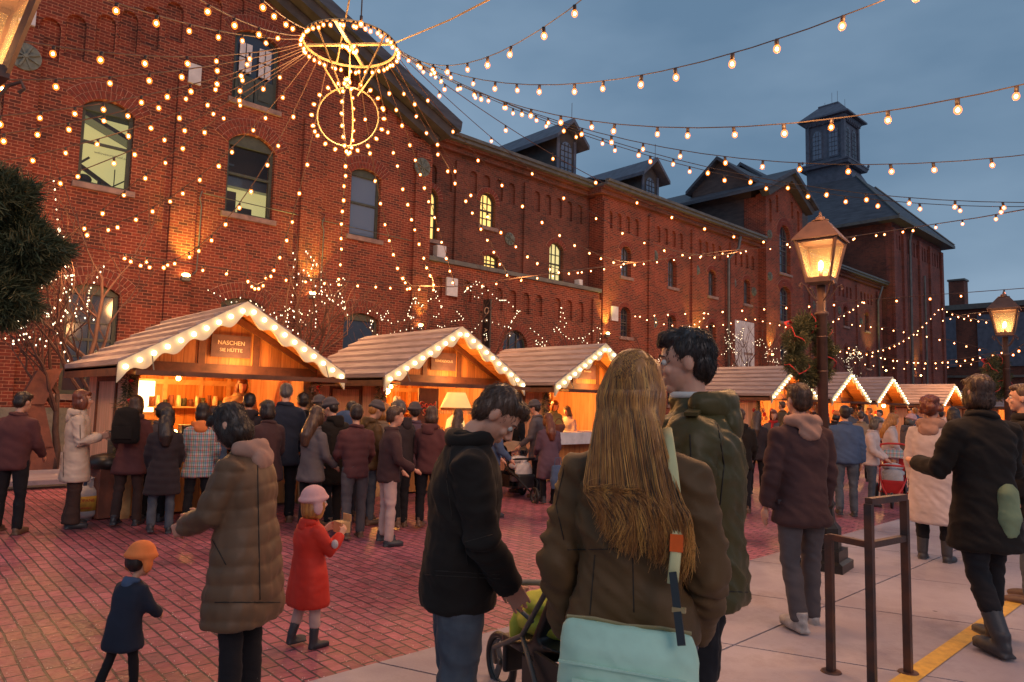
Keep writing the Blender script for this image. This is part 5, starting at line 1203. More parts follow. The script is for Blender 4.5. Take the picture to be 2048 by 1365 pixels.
    if hat:
        b = MB(); b.ell(HD((0, -.01, .05)), tuple(q*hs for q in (.093, .108, .095)), 18, 12, R3=RHd); b.tube([HD((.096*math.cos(q), -.008+.108*math.sin(q), .035+.01*math.sin(q))) for q in [i*math.pi/10 for i in range(20)]], .018*hs, 8, closed=True)
        if h < 1.2:
            for s_ in (-1, 1): b.ell(HD((s_*.088, -.01, -.03)), tuple(q*hs for q in (.02, .045, .06)), 10, 8, R3=RHd)
        remesh(b, 'hat', hat, min(vox, .012), t, 2)
    t['_j'] = 0; del t['_j']
    return t, dict(A=A, up=up, HD=HD, k=k, hs=hs, J=J, W=W, RH=RH)
def pd(px, D):
    q = dp(px, 820, D); return q.x, q.y
def ph(px, top, D):
    # standing height of somebody whose crown is seen at this height in the picture
    return dp(px, top, D).z

# ---- the seven people one can make out well
x, y = 1.82, 9.45
pb_, J = person('woman in long beige hooded coat holding a paper cup, standing at far left', x, y, 88, 1.59, 'coat_beige', .60, 1.12, hood=True, trousers='trouser_brown', shoes='boot', hair='hair_auburn', style='bob', female=True, vox=.012, eyes=True,
    ua=((-.25, .1, -1), (.25, .12, -1)), fa=((.30, 1, .28), (-.25, 1, .30)), seed=4, legw=1.25, flare=.03, fold=.8)
cp_ = thing('paper_cup', 'small paper cup with dark lid held by the beige coated woman', 'cup', (0, 0, 0))
wr = J['A'][1][2]; pm = pb_.matrix_basis if False else Matrix.Translation(pb_.location) @ Matrix.Rotation(pb_.rotation_euler.z, 4, 'Z')
cp_.location = pm @ (wr+Vector((-.06, .075, .0)))
b = MB(); b.lathe([(.024, -.045), (.034, .05)], n=14); b.build('cup', 'cream', cp_, True); b = MB(); b.lathe([(.036, .05), (.036, .058), (.03, .064)], n=14); b.build('lid', 'boot', cp_, True)
PK, _ = person('woman in long quilted brown parka with pale fur hood, head bowed, left foreground', 1.50, 3.62, -62, 1.56, 'coat_olive', .49, 1.28, puff=True, hood='fur', trousers='trouser_black', shoes='sneaker', hair='hair_dark', style='bob', female=True, vox=.011, lean=.10, head=(.55, 0),
    ua=((-.2, .35, -1), (.2, .35, -1)), fa=((.35, .8, -.35), (-.45, .8, -.2)), seed=9, armbulk=1.1, strands=1600)
gx, gy = 2.14, 4.18
pg, J = person('small girl in bright red coat and pink knit hat eating from a box', gx, gy, 62, 1.0, 'coat_red', .50, 1.38, hood=True, trousers='trouser_pink', shoes='boot', hair='hair_blond', style='bob', hat='hat_pink', female=True, vox=.010, eyes=True, walk=.35, boots=.25, legw=1.05,
    ua=((-.35, .5, -.8), (.35, .5, -.8)), fa=((.35, .75, .75), (-.3, .75, .75)), seed=2, fold=.9)
pm = Matrix.Translation(pg.location) @ Matrix.Rotation(pg.rotation_euler.z, 4, 'Z'); wr = (J['A'][1][2]+J['A'][-1][2])/2
o = thing('snack_box', 'open cardboard snack box held up by the girl in red', 'box', pm @ (wr+Vector((0, .06, .03))), pg.rotation_euler.z)
b = MB(); b.box((-.05, -.035, -.04), (.05, .035, .03)); b.build('carton', 'trimwood', o); b = MB(); b.box((-.05, .036, .03), (.05, .041, .075)); b.build('lid', 'trimwood', o)
b = MB(); b.ell((0, 0, 0), (.028, .02, .028), 10, 7); tag(b.build('patch', 'coat_white', pg, loc=J['A'][1][1]+Vector((.05, 0, .05))), None)
person('toddler boy in navy jacket with orange hat walking, bottom left', *pd(278, 3.75), 48, .78, 'coat_navy', .60, 1.35, hood='coat_blue', trousers='trouser_black', shoes='boot', hair='hair_dark', style='short', hat='hat_orange', vox=.012, walk=.8, lean=.22, ua=((-.3, .2, -1), (.3, .4, -1)), fa=((0, .6, -1), (-.2, .8, -.6)), seed=6)
pmn, J = person('man in black hip length jacket and jeans looking down at his hands, centre', *pd(925, 2.85), 84, 1.69, 'coat_black', .80, 1.12, trousers='denim', shoes='shoe', hair='hair_brown', style='short', vox=.009, eyes=True, lean=.07, head=(.80, -.12), strands=1600, legw=1.1,
    ua=((-.12, .22, -1), (.15, .18, -1)), fa=((.3, .5, -.9), (-.3, .55, -.85)), seed=12, fold=1.2, curl=.35)
wx, wy = pd(1268, 2.12)
pw, JW = person('woman with long golden brown hair seen from behind in dark brown jacket, foreground', wx, wy, 12, 1.74, 'coat_brown', .91, 1.0, trousers='denim', shoes='boot', hair='hair_blond', style='bob', female=True, vox=.009, ua=((-.26, .04, -1), (.22, .1, -1)), fa=((.05, .25, -1), (-.25, .6, -1)), seed=15, fold=1.3, head=(0, -.15))
mx_, my_ = pd(1392, 2.55)
pmg, J = person('dark haired man in olive leather jacket facing left behind the long haired woman', mx_, my_, -84, 1.86, 'coat_green', .84, 1.2, trousers='trouser_black', shoes='shoe', hair='hair_dark', style='quiff', vox=.009, eyes=True, ua=((-.25, .12, -1), (.25, .2, -1)), fa=((.1, .7, -.7), (-.1, .8, -.6)), seed=21, fold=1.5, head=(.12, .1), hood=True, strands=2000)
b = MB(); b.tube([J['up']((.07*math.cos(q), .01+.068*math.sin(q), 1.505)) for q in [i*2*math.pi/16 for i in range(16)]], .014, 6, closed=True); b.build('shirt_collar', 'shirt_white', pmg, True)
for s_ in (-1, 1):
    sh_ = J['A'][s_][0]; b = MB(); b.bar(sh_+Vector((-s_*.07, 0, .088)), sh_+Vector((s_*.07, 0, .075)), .045, .012, up=(0, 0, 1)); b.ell(sh_+Vector((-s_*.05, 0, .097)), .01, 8, 5); b.build('epaulette', 'coat_green', pmg)
# long loose hair of the foreground woman
rnd = random.Random(5); HD, upw = JW['HD'], JW['up']
for nm, mt, nn, seed in (('long_hair', 'hair_blond', 4200, 1), ('long_hair', 'hair_brown', 1800, 2), ('long_hair', 'hair_gold', 2600, 3)):
    b = MB(); rnd = random.Random(seed)
    for i in range(nn):
        cl = rnd.randrange(46); nf = lambda q_: noise.noise(Vector((cl*.33+seed*.37, q_, .5)))*.9; jt = lambda s_: rnd.gauss(0, s_)
        a = -1.3+2.6*cl/45+jt(.05)+(0.06 if seed == 1 else -.03); el = rnd.uniform(-.1, 1.4)
        d = Vector((math.sin(a)*math.cos(el), -math.cos(a)*math.cos(el)*1.0, math.sin(el))); p0 = HD(Vector((d.x*.084, d.y*.112-.01, d.z*.10+.03)))
        p1 = HD((math.sin(a)*.098, -.075-.045*math.cos(a), -.06)); sx = math.sin(a)*(.125+.03*nf(1))+.03+jt(.005)
        zb = 1.255+.07*nf(2)+jt(.018)-.05*math.sin(a)
        p2 = upw((sx*.95, -.145-.012*nf(3)-abs(jt(.005)), 1.36)); p3 = upw((sx*1.0+.018+.012*nf(4)+jt(.004), -.165-.015*nf(5)-abs(jt(.005)), (1.36+zb)/2)); p4 = upw((sx*.92+.040+.02*nf(6)+jt(.006), -.155-.02*nf(7), zb)); p5 = p4+Vector((.03*nf(8)+jt(.008), jt(.004), -.05))
        cpts = [p0, HD((math.sin(a)*.1, -.06-.06*math.cos(a), .0)), p1, p2, p3, p4, p5]; pts = []
        for j in range(len(cpts)-1):
            a0_, a1_, a2_, a3_ = cpts[max(j-1, 0)], cpts[j], cpts[j+1], cpts[min(j+2, len(cpts)-1)]
            for q in range(2):
                u = q/2; pts.append(.5*((2*a1_)+(a2_-a0_)*u+(2*a0_-5*a1_+4*a2_-a3_)*u*u+(3*a1_-a0_-3*a2_+a3_)*u**3))
        pts.append(cpts[-1]); wv = 2.5*nf(9)
        for j, p in enumerate(pts): p += Vector((.008*math.sin(j*.9+wv), .004*math.cos(j*.9+wv), 0))*(j/len(pts))
        r_ = rnd.uniform(.0006, .0014); kk = len(pts); b.tube(pts, [r_*(1-.7*j/kk) for j in range(kk)], 3, caps=False)
    b.build(nm, mt, pw, True)
# her shoulder bag
bg_ = thing('shoulder_bag', 'pale mint messenger bag with orange tabs hanging at the long haired woman', 'bag', pw.location+Vector((0, 0, .045)), pw.rotation_euler.z)
b = MB(); rings(b, [(Vector((.03, -.205, z)), w_, d_, 0) for z, w_, d_ in ((.56, .165, .05), (.60, .185, .062), (.75, .19, .068), (.88, .185, .055), (.925, .175, .03), (.935, .17, .022))], 28)
remesh(b, 'bag_body', 'bag_mint', .009, bg_, 3, foldfn('cloth', .006, 3))
b = MB(); b.box((-.10, -.283, .62), (.15, -.276, .805)); b.box((-.14, -.278, .84), (.20, -.272, .846)); b.box((-.095, -.288, .775), (.145, -.283, .785)); b.build('pocket', 'bag_mint', bg_)
b = MB(); b.tube([(-.14, -.205, .94), (-.06, -.207, .945), (.03, -.203, .937), (.12, -.207, .945), (.2, -.2, .94)], .005, 5); b.build('zip', 'ringmetal', bg_)
b = MB(); b.bar((.185, -.275, .93), (.15, -.195, 1.09), .020, .008, up=(0, 1, 0)); b.build('strap_webbing', 'black', bg_)
b = MB(); b.tube([(.150, -.20, 1.06), (.156, -.170, 1.16), (.152, -.145, 1.26), (.138, -.130, 1.36), (.12, -.09, 1.435), (.105, -.03, 1.465)], [(.015, .005)]*6, 8); b.build('strap', 'strap_cream', bg_, True)
b = MB(); b.bar((.156, -.176, 1.14), (.156, -.166, 1.185), .034, .014, up=(0, 1, 0)); b.build('tab', 'tag_orange', bg_)
b = MB(); b.box((.195, -.272, .70), (.22, -.255, .79)); b.build('tab', 'tag_orange', bg_)
b = MB()
for z in (1.0,): b.box((.155, -.255+(.94-z)*-.2, z), (.19, -.24+(.94-z)*-.2, z+.012))
b.build('buckle', 'ringmetal', bg_)

# ---- right foreground
person('man in plum jacket with pale fur hood, grey trousers and silver sneakers, beside near lamp', *pd(1600, 5.1), -35, 1.76, 'coat_plum', .74, 1.05, hood='fur', trousers='trouser_grey', shoes='sneaker', hair='hair_brown', vox=.014, walk=.4, seed=31, strands=1200)
person('tall dark haired person in black coat and boots, right foreground', *pd(1962, 4.8), -40, 1.84, 'coat_black', .62, 1.08, trousers='trouser_black', hair='hair_brown', style='bob', vox=.013, walk=.7, boots=.3, seed=33, strands=1200, ua=((-.3, .3, -1), (.35, .3, -1)), fa=((.1, 1, .1), (0, 1, .1)))
person('man in dark coat cut by the right edge, looking left', *pd(2052, 5.9), -85, 1.83, 'coat_black', .7, 1.2, trousers='denim', shoes='shoe', hair='hair_brown', vox=.014, eyes=True, seed=35)
person('woman in long pinkish white coat with curly ginger hair, left of dark boots person', *pd(1862, 7.4), 15, 1.73, 'coat_white', .42, 1.12, trousers='trouser_black', hair='hair_auburn', style='curly', female=True, hood='fur', vox=.015, boots=.3, seed=37)
person('person in blue jacket and jeans right of the near lamp post', *pd(1690, 10.4), -10, 1.64, 'coat_blue', .84, 1.2, trousers='denim', hair='hair_dark', vox=.018, seed=38, walk=.3)
b = MB(); b.tube([(0, 0, 0), (.05, .02, .1), (.16, .02, .22), (.25, 0, .3), (.3, 0, .28)], [.012, .009, .006, .004, .002], 5)
bo = thing('green_bag', 'green and pink carrier bag held by dark coated person at right', 'bag', Vector((*pd(2008, 4.7), .98))); b2 = MB(); rings(b2, [(Vector((0, 0, z)), a, c, 0) for z, a, c in ((-.22, .10, .05), (-.1, .13, .07), (.08, .12, .05), (.13, .06, .02))]); remesh(b2, 'sack', 'jumper_green', .012, bo, 3, foldfn('cloth', .008, 3)); b.build('straw', 'strap_cream', bo)
# ---- the crowd
crowd = [
 (14, 782, 8.2, 30, 'coat_maroon', .8, 'hair_dark', None, 'cut off by the left edge in maroon jacket', 'trouser_black', False),
 (268, 790, 8.3, 20, 'coat_maroon', .7, 'hair_brown', None, 'in maroon coat before the left post of nearest stall', 'trouser_brown', True),
 (335, 815, 7.9, 0, 'coat_dark', .55, 'hair_dark', None, 'in long dark coat facing nearest stall, left of the plaid coat', 'denim', True),
 (405, 806, 8.3, 5, 'coat_plaid', .72, 'hair_dark', None, 'in plaid coat with orange red hood at the nearest stall', 'trouser_black', True),
 (497, 786, 8.9, 5, 'coat_dark', .8, 'hair_dark', None, 'with smooth black hair between the plaid coat and tall man', 'trouser_black', False),
 (570, 766, 8.7, 0, 'coat_navy', .72, 'hair_grey', None, 'tall man in navy coat at the nearest stall', 'trouser_black', False),
 (606, 786, 9.4, -5, 'coat_black', .75, 'hair_dark', None, 'just right of the tall navy coated man', 'trouser_black', False),
 (468, 803, 9.6, 10, 'coat_brown', .75, 'hair_dark', None, 'small and close to counter behind the black haired one', 'trouser_black', True),
 (640, 792, 9.2, -10, 'coat_maroon', .75, 'hair_brown', 'hat_grey', 'in grey beanie at right post of the nearest stall', 'denim', False),
 (700, 802, 9.4, 15, 'coat_dark', .8, 'hair_dark', None, 'between first and second stalls in dark jacket', 'trouser_grey', False),
 (738, 800, 8.8, 60, 'coat_brown', .78, 'hair_blond', 'hat_grey', 'in cap turned right, left of the second stall opening', 'denim', False),
 (782, 812, 7.6, 75, 'coat_plum', .8, 'hair_brown', None, 'striding right in pale trousers before the second stall', 'trouser_pink', False),
 (830, 806, 9.3, 0, 'coat_purple', .8, 'hair_dark', 'hat_grey', 'stooping at the second stall counter in purple jacket', 'trouser_black', False),
 (862, 812, 8.6, 20, 'coat_maroon', .8, 'hair_brown', None, 'left shoulder of the centre man, in maroon jacket', 'trouser_black', True),
 (915, 818, 10.6, 10, 'coat_tan', .75, 'hair_brown', None, 'in tan coat just over the bowed head of centre man', 'trouser_black', True),
 (985, 815, 9.6, 70, 'coat_blue', .82, 'hair_dark', None, 'in jeans by the dark stroller', 'denim', False),
 (1037, 806, 12.0, -60, 'coat_black', .72, 'hair_dark', None, 'bearded looking man in black left of the grey beanie', 'trouser_black', False),
 (1078, 801, 11.4, -70, 'coat_grey', .7, 'hair_dark', 'hat_grey', 'in dark grey beanie facing left before the third stall', 'trouser_black', False),
 (1100, 828, 10.9, -20, 'coat_purple', .5, 'hair_auburn', None, 'with long auburn hair and long purple coat', 'trouser_black', True),
 (1480, 818, 10.5, 0, 'coat_black', .75, 'hair_brown', None, 'in black coat right behind olive leather shoulder', 'trouser_black', False),
 (1512, 822, 12.5, 10, 'coat_dark', .75, 'hair_brown', None, 'right of the olive leather sleeve in the middle distance', 'trouser_black', True),
 (1546, 819, 14.6, 172, 'coat_grey', .75, 'hair_auburn', None, 'red haired woman with a red scarf facing the camera', 'denim', True),
 (1574, 820, 14.0, 90, 'coat_black', .7, 'hair_dark', None, 'next to the red scarf woman, long dark hair, seen sideways', 'trouser_black', True),
 (1740, 832, 11.6, 100, 'coat_white', .8, 'hair_grey', None, 'in white jacket left of the red pushchair', 'denim', True),
 (1776, 826, 12.6, 80, 'coat_white', .85, 'hair_blond', None, 'fair haired in white jacket above the red pushchair', 'trouser_grey', True),
 (1812, 828, 13.5, 60, 'coat_grey', .8, 'hair_grey', 'hat_pink', 'in a pink hat between white jacket and ginger hair', 'trouser_black', True),
 (1722, 822, 15.5, 0, 'coat_tan', .8, 'hair_brown', None, 'in tan coat farther off above the white jackets', 'trouser_black', False),
 (1668, 822, 16.5, 30, 'coat_dark', .8, 'hair_dark', 'hat_orange', 'in orange hat immediately right of the near lamp post', 'trouser_black', True),
 (1910, 815, 9.8, -30, 'coat_dark', .7, 'hair_dark', None, 'between the ginger hair and the tall black coat', 'trouser_black', True),
 (540, 800, 8.0, -30, 'coat_plum', .7, 'hair_dark', None, 'half turned left in plum coat just left of the navy coat', 'denim', True),
 (628, 812, 7.9, 50, 'coat_grey', .75, 'hair_brown', None, 'leaning right in grey coat above the girl in red', 'trouser_black', True),
 (672, 796, 8.5, -40, 'coat_black', .6, 'hair_dark', 'hat_grey', 'in long black coat and beanie turned left between the stalls', 'trouser_black', False),
 (716, 808, 7.9, -15, 'coat_maroon', .8, 'hair_dark', None, 'in maroon jacket in front of the gap after the nearest stall', 'trouser_grey', False),
 (762, 806, 8.9, 30, 'coat_tan', .7, 'hair_blond', None, 'fair haired in tan coat at left end of second stall', 'denim', True),
 (806, 800, 8.6, -50, 'coat_dark', .82, 'hair_grey', None, 'grey haired turned left before the second stall', 'trouser_black', False),
 (440, 812, 8.6, -70, 'coat_blue', .8, 'hair_brown', None, 'in blue jacket turned left beyond the parka hood', 'trouser_black', False),
 (300, 806, 8.9, 40, 'coat_grey', .75, 'hair_dark', 'hat_grey', 'in grey beanie and coat before the glowing panel', 'trouser_black', False),
 (1600, 812, 12.5, -20, 'coat_maroon', .75, 'hair_dark', None, 'directly left of near lamp in maroon coat', 'trouser_black', False)]
CR = []
vend = [(500, 762, 10.9, 170, 'coat_tan', .9, 'hair_auburn', None, 'seller with long ginger hair inside the nearest stall', 'trouser_black', True),
 (1132, 806, 14.2, 160, 'jumper_green', .9, 'hair_auburn', None, 'seller in pale green jumper inside the third stall', 'trouser_black', True), (1172, 818, 14.0, 200, 'coat_white', .9, 'hair_grey', None, 'white haired seller in white at right end of third stall', 'trouser_black', True)]
for i, (px, top, D, ang, ct_, cl_, hr, ht, lab, tr_, fem) in enumerate(crowd+vend):
    X_, Y_ = pd(px, D)
    if i < len(crowd) and Y_ > 9.3 and not (X_ > 12.8 and X_ < 17.5): Y_ = min(Y_, 9.35)
    if i >= len(crowd): X_, Y_ = (4.2, 10.75) if i == len(crowd) else (10.95+.5*(i-len(crowd)-1), 10.5)
    hh = max(1.42, min(1.9, ph(px, top, Vector((X_, Y_, 0)).dot(Vector((fw.x, fw.y, 0)))/1.0)))
    lab_ = ('woman ' if fem else 'man ')+lab if not lab.split()[0] in ('tall', 'red', 'seller', 'white', 'bearded') else lab
    CR.append(None); t_, Jc = person(lab_ if len(lab_.split()) <= 16 else lab, X_, Y_, ang, hh, ct_, cl_, 1.02+.12*random.random(), trousers=tr_, shoes=random.choice(['boot', 'shoe']), hair=hr, style=('long' if fem and i % 2 == 0 else 'bob') if fem else 'short', hat=ht, hood={'coat_plaid': 'hat_orange'}.get(ct_, (i % 3 == 1)), vox=.02 if D < 12 else .024,
        walk=random.uniform(0, .5) if D < 8.8 or i % 4 == 0 else .1, female=fem, lean=random.uniform(.02, .1), head=(random.uniform(.05, .3), random.uniform(-.3, .3)), seed=50+i, scarf='scarf_red' if 'scarf' in lab else None,
        group=None, strands=350 if D < 12 else 0, puff=(i % 5 == 2), zoff=.06 if i >= len(crowd) else 0, ua=((-.2, .2, -1), (.2, .2, -1)), fa=((.1, random.uniform(.3, 1), -.6), (-.1, random.uniform(.3, 1), -.6)), skin='skin')
    CR[-1] = t_
# things carried in the crowd
def backpack(o, mt, label):
    t = thing('backpack', label, 'backpack', o.location, o.rotation_euler.z); b = MB(); rings(b, [(Vector((0, -.20, z)), a, c, 0) for z, a, c in ((.98, .13, .06), (1.02, .15, .085), (1.2, .15, .09), (1.36, .12, .07), (1.40, .06, .04))]); remesh(b, 'sack', mt, .016, t, 3, foldfn('cloth', .008, 3))
    b = MB(); b.box((-.10, -.31, 1.04), (.10, -.29, 1.18)); b.build('pocket', mt, t)
def tote(x, y, z, mt, label):
    t = thing('carrier_bag', label, 'bag', (x, y, z)); b = MB(); rings(b, [(Vector((0, 0, q)), a, c, 0) for q, a, c in ((-.34, .12, .05), (-.2, .14, .07), (0, .13, .04))]); remesh(b, 'sack', mt, .016, t, 3, foldfn('cloth', .010, 3)); b = MB(); b.tube([(-.08, 0, -.01), (-.06, 0, .12), (.06, 0, .12), (.08, 0, -.01)], .007, 5); b.build('handle', mt, t)
if CR: backpack(CR[9], 'coat_blue', 'blue backpack worn between the first and second stalls'); backpack(CR[1], 'coat_black', 'black backpack on the maroon coat left of nearest stall post')
q = pd(1118, 10.6); tote(q[0], q[1], .62, 'coat_blue', 'blue carrier bag hanging by the long purple coat'); q = pd(652, 8.8); tote(q[0], q[1], .6, 'coat_white', 'white carrier bag by the right post of the nearest stall')
# distant walkers, one rough figure each
for i, (px, D) in enumerate([(1640, 21), (1700, 19), (1735, 24), (1760, 21), (1792, 27), (1830, 23), (1880, 18), (1935, 22), (1530, 22), (1585, 25), (1565, 19), (1850, 30), (1905, 27)]):
    X_, Y_ = pd(px, D)
    person('distant walker %s' % ['in dark coat just left of the near lamp', 'in grey coat right of near lamp', 'in tan coat among the far heads', 'in white coat among the far heads', 'in black coat among the far heads', 'in blue coat left of ginger hair', 'in maroon coat right of ginger hair', 'in dark coat by the far lamp', 'in plum coat near the far stall roof edge', 'in grey coat beyond the red scarf', 'in brown coat beyond the red scarf', 'smallest one in white', 'in navy coat left of the far lamp'][i],
        X_, min(Y_, 9.2), random.uniform(-180, 180), random.uniform(1.6, 1.78), ['coat_dark', 'coat_grey', 'coat_tan', 'coat_white', 'coat_black', 'coat_blue', 'coat_maroon', 'coat_dark', 'coat_plum', 'coat_grey', 'coat_brown', 'coat_white', 'coat_navy'][i], .75, 1.15, hair=['hair_dark', 'hair_brown', 'hair_blond'][i % 3], vox=.032, seed=90+i, walk=.5)
# ================================================================ pushchairs
def wheel(parent, c, r, name='wheel', ax=(1, 0, 0), m='black', spokes=3, tyre=.022):
    ax = Vector(ax); q = Vector((0, 0, 1)).rotation_difference(ax).to_matrix(); b = MB()
    b.tube([q @ Vector((r*math.cos(t*math.pi/14), r*math.sin(t*math.pi/14), 0)) for t in range(28)], tyre, 8, closed=True); w_ = b.build(name, m, parent, True, loc=c)
    b = MB(); b.tube([q @ Vector((r*.80*math.cos(t*math.pi/14), r*.80*math.sin(t*math.pi/14), 0)) for t in range(28)], .008, 5, closed=True)
    for s_ in range(spokes):
        t = 2*math.pi*s_/spokes+.5; b.bar(Vector((0, 0, 0)), q @ Vector((r*.8*math.cos(t), r*.8*math.sin(t), 0)), .045 if spokes < 5 else .012, .012, up=ax)
    b.tube([q @ Vector((0, 0, -.025)), q @ Vector((0, 0, .025))], .022, 8); b.build('rim', 'gutter', w_); return w_
def pushchair(x, y, rz, label, seatm, blank, frame='iron', sc_=1.0, canopy=None, baby=True, logo=None, fr=.115):
    t = thing('pushchair', label, 'pushchair', (x, y, 0), rz); t.scale = (sc_,)*3
    b = MB()
    for s_ in (-1, 1):
        b.tube([(s_*.22, -.38, .98), (s_*.22, -.30, .86), (s_*.21, .0, .50), (s_*.14, .42, .30), (s_*.05, .56, .16)], .014, 7)
        b.tube([(s_*.21, .0, .50), (s_*.26, -.36, .16)], .013, 7); b.tube([(s_*.21, -.1, .60), (s_*.2, .28, .66)], .012, 7)
    b.tube([(-.22, -.38, .98), (-.1, -.43, 1.0), (.1, -.43, 1.0), (.22, -.38, .98)], .018, 7); b.tube([(-.26, -.36, .16), (.26, -.36, .16)], .012, 6); b.tube([(-.2, .28, .66), (0, .34, .67), (.2, .28, .66)], .018, 7); b.build('frame', frame, t, True)
    for c, r_ in (((-.29, -.36, .15), .14), ((.29, -.36, .15), .14), ((0, .58, fr), fr)): wheel(t, c, r_)
    b = MB(); rings(b, [(Vector((0, -.14+.18*q, .48-.0*q)), .17, .17, 0) for q in (0,)]+[(Vector((0, .02, .44)), .16, .2, 0), (Vector((0, .04, .38)), .15, .18, 0)]); b.bar((0, .0, .42), (0, -.26, .86), .32, .05, up=(0, 1, 0)); b.box((-.16, .1, .37), (.16, .3, .42)); b.box((-.15, .28, .2), (.15, .32, .4)); remesh(b, 'seat', seatm, .014, t, 3)
    if canopy:
        b = MB()
        for q in range(6):
            a = R(20+q*22); a2 = R(20+(q+1)*22)
            for s_ in (0,):
                P0 = [(math.sin(u)*.19, -.16-.26*math.cos(a)*math.cos(u*.5), .66+.27*math.sin(a)*math.cos(u*.5)) for u in (-1.5, -.75, 0, .75, 1.5)]; P1 = [(math.sin(u)*.19, -.16-.26*math.cos(a2)*math.cos(u*.5), .66+.27*math.sin(a2)*math.cos(u*.5)) for u in (-1.5, -.75, 0, .75, 1.5)]
                b.add(P0+P1, [(i, i+1, 6+i, 5+i) for i in range(4)])
        b.build('canopy', canopy, t, True)
    b = MB(); b.box((-.17, -.34, .18), (.17, .05, .2)); b.box((-.17, -.345, .18), (.17, -.335, .42)); b.box((-.175, -.34, .18), (-.168, .05, .38)); b.box((.168, -.34, .18), (.175, .05, .38)); bk_ = b.build('basket', 'black', t)
    if blank:
        b = MB(); b.ell((0, .06, .53), (.17, .20, .07), 16, 9); b.ell((.01, .05, .63), (.16, .17, .06), 16, 9); b.ell((0, .22, .46), (.16, .06, .15), 16, 9); o = remesh(b, 'tmpb', blank, .012, None, 4, foldfn('cloth', .014, 5)); o.name = 'blanket'; o.location = (x, y, 0); o.rotation_euler.z = rz; o.scale = (sc_,)*3
        tag(o, 'blanket lying over the '+label.split(' with ')[0], 'blanket')
    if baby: 
        f = Matrix.Rotation(rz, 3, 'Z') @ Vector((0, -.08, 0)); tb_, _ = person('baby sitting in the '+' '.join(label.split()[:9]), x+f.x, y+f.y, 0, .72, 'coat_white' if seatm != 'scarf_red' else 'coat_red', .42, 1.3, trousers='trouser_grey', hair=None, hat='hat_pink', vox=.013, seed=5, zoff=.12*sc_, headonly=False); tb_.rotation_euler.z = rz
    return t
pushchair(7.9, 8.35, R(165), 'dark pushchair with a baby and pale blanket, right of the centre man', 'black', 'blanket_white', canopy='coat_tan')
pushchair(12.9, 4.3, R(105), 'red pushchair with white blanket by the woman in pinkish white coat', 'scarf_red', 'blanket_grey', frame='ribbon', canopy='coat_plaid')
W_ = gp(1001, 1374); f_ = Vector((.22, .975, 0)); nx_, ny_ = (W_-f_*.58*.92).xy
pc_ = pushchair(nx_, ny_, R(-12.7), 'black three wheeled pushchair with lime quilt behind the long haired woman', 'black', 'blanket_green', frame='gutter', baby=False, sc_=.92, fr=.15)
b = MB(); b.box((-.20, -.40, .16), (.20, -.375, .50)); b.box((-.20, -.37, .16), (-.18, -.1, .45)); lb_ = b.build('side_pouch', 'black', pc_)
b = MB(); b.tube([(-.09+.06*math.cos(t*.314), -.404, .30+.03*math.sin(t*.314)) for t in range(20)], .0035, 5, closed=True); b.build('oval_emblem', 'strap_cream', lb_)
text('emblem_lettering', 'Jw', .06, 'strap_cream', lb_, (-.09, -.404, .30), (R(90), 0, 0), .001)
# ================================================================ bike rack
rk = thing('bike_rack', 'rust edged square steel rack of stepped frames on the pavement, right foreground', 'rack', (4.32, 1.81, .022))
L0 = Vector((4.32, 1.81, 0)); Mx = gp(1745, 1385)-L0; Rx = gp(1817, 1354)-L0; Mx.z = Rx.z = 0
b = MB()
def post(p, z): b.cbox((p.x, p.y, z/2), (.042, .042, z))
post(Vector((0, 0, 0)), .80); b.build('post', 'rackm', rk); b = MB(); post(Mx, 1.02); b.build('post', 'rackm', rk); b = MB(); post(Rx, 1.02); b.build('post', 'rackm', rk)
b = MB(); b.bar(Vector((0, 0, .79)), Mx+Vector((0, 0, .79)), .036, .036); b.bar(Mx+Vector((0, 0, .79)), Rx+Vector((0, 0, .79)), .036, .036); b.build('rail', 'rackm', rk)
b = MB(); b.bar(Mx+Vector((0, 0, 1.035)), Rx+Vector((0, 0, 1.035)), .044, .036); b.build('rail', 'rackm', rk)
for p in (Vector((0, 0, 0)), Mx, Rx): b = MB(); b.lathe([(.06, 0), (.055, .008)], (p.x, p.y, 0), 14); b.build('base_plate', 'rackm', rk)
# ================================================================ gas bottle, grill, rusty sculpture
gc = thing('gas_cylinder', 'white propane cylinder with yellow label beside the beige coated woman', 'gas cylinder', (*gp(165, 1040).xy, 0))
b = MB(); b.lathe([(.10, 0), (.10, .03), (.13, .04), (.152, .08), (.155, .14), (.155, .31), (.14, .36), (.09, .40), (.04, .415)], n=24); b.build('tank', 'white', gc, True)
b = MB(); b.lathe([(.156, .12), (.157, .12), (.157, .30), (.156, .30)], n=24); b.build('label', 'yellow', gc, True)
b = MB(); b.tube([(.09*math.cos(t), .09*math.sin(t), .50) for t in [i*.25-1.2 for i in range(20)]], .012, 6)
for t in (-1.1, 0, 1.1, 2.4, 3.4): b.bar((.09*math.cos(t), .09*math.sin(t), .39), (.09*math.cos(t), .09*math.sin(t), .5), .03, .008)
b.build('handle', 'white', gc); b = MB(); b.tube([(0, 0, .41), (0, 0, .47)], .02, 8); b.tube([(-.03, 0, .47), (.03, 0, .47)], .012, 6); b.build('valve', 'coat_blue', gc)
text('label_print', 'PROPANE', .05, 'ribbon', gc, (-.03, -.160, .25), (R(90), 0, R(0)), .001); text('label_print', 'FLAMMABLE', .032, 'ribbon', gc, (-.03, -.160, .16), (R(90), 0, 0), .001)
gr = thing('grill_cart', 'dark rust coloured cart with black lid behind the gas cylinder', 'grill', (*gp(218, 1034).xy, 0), R(10))
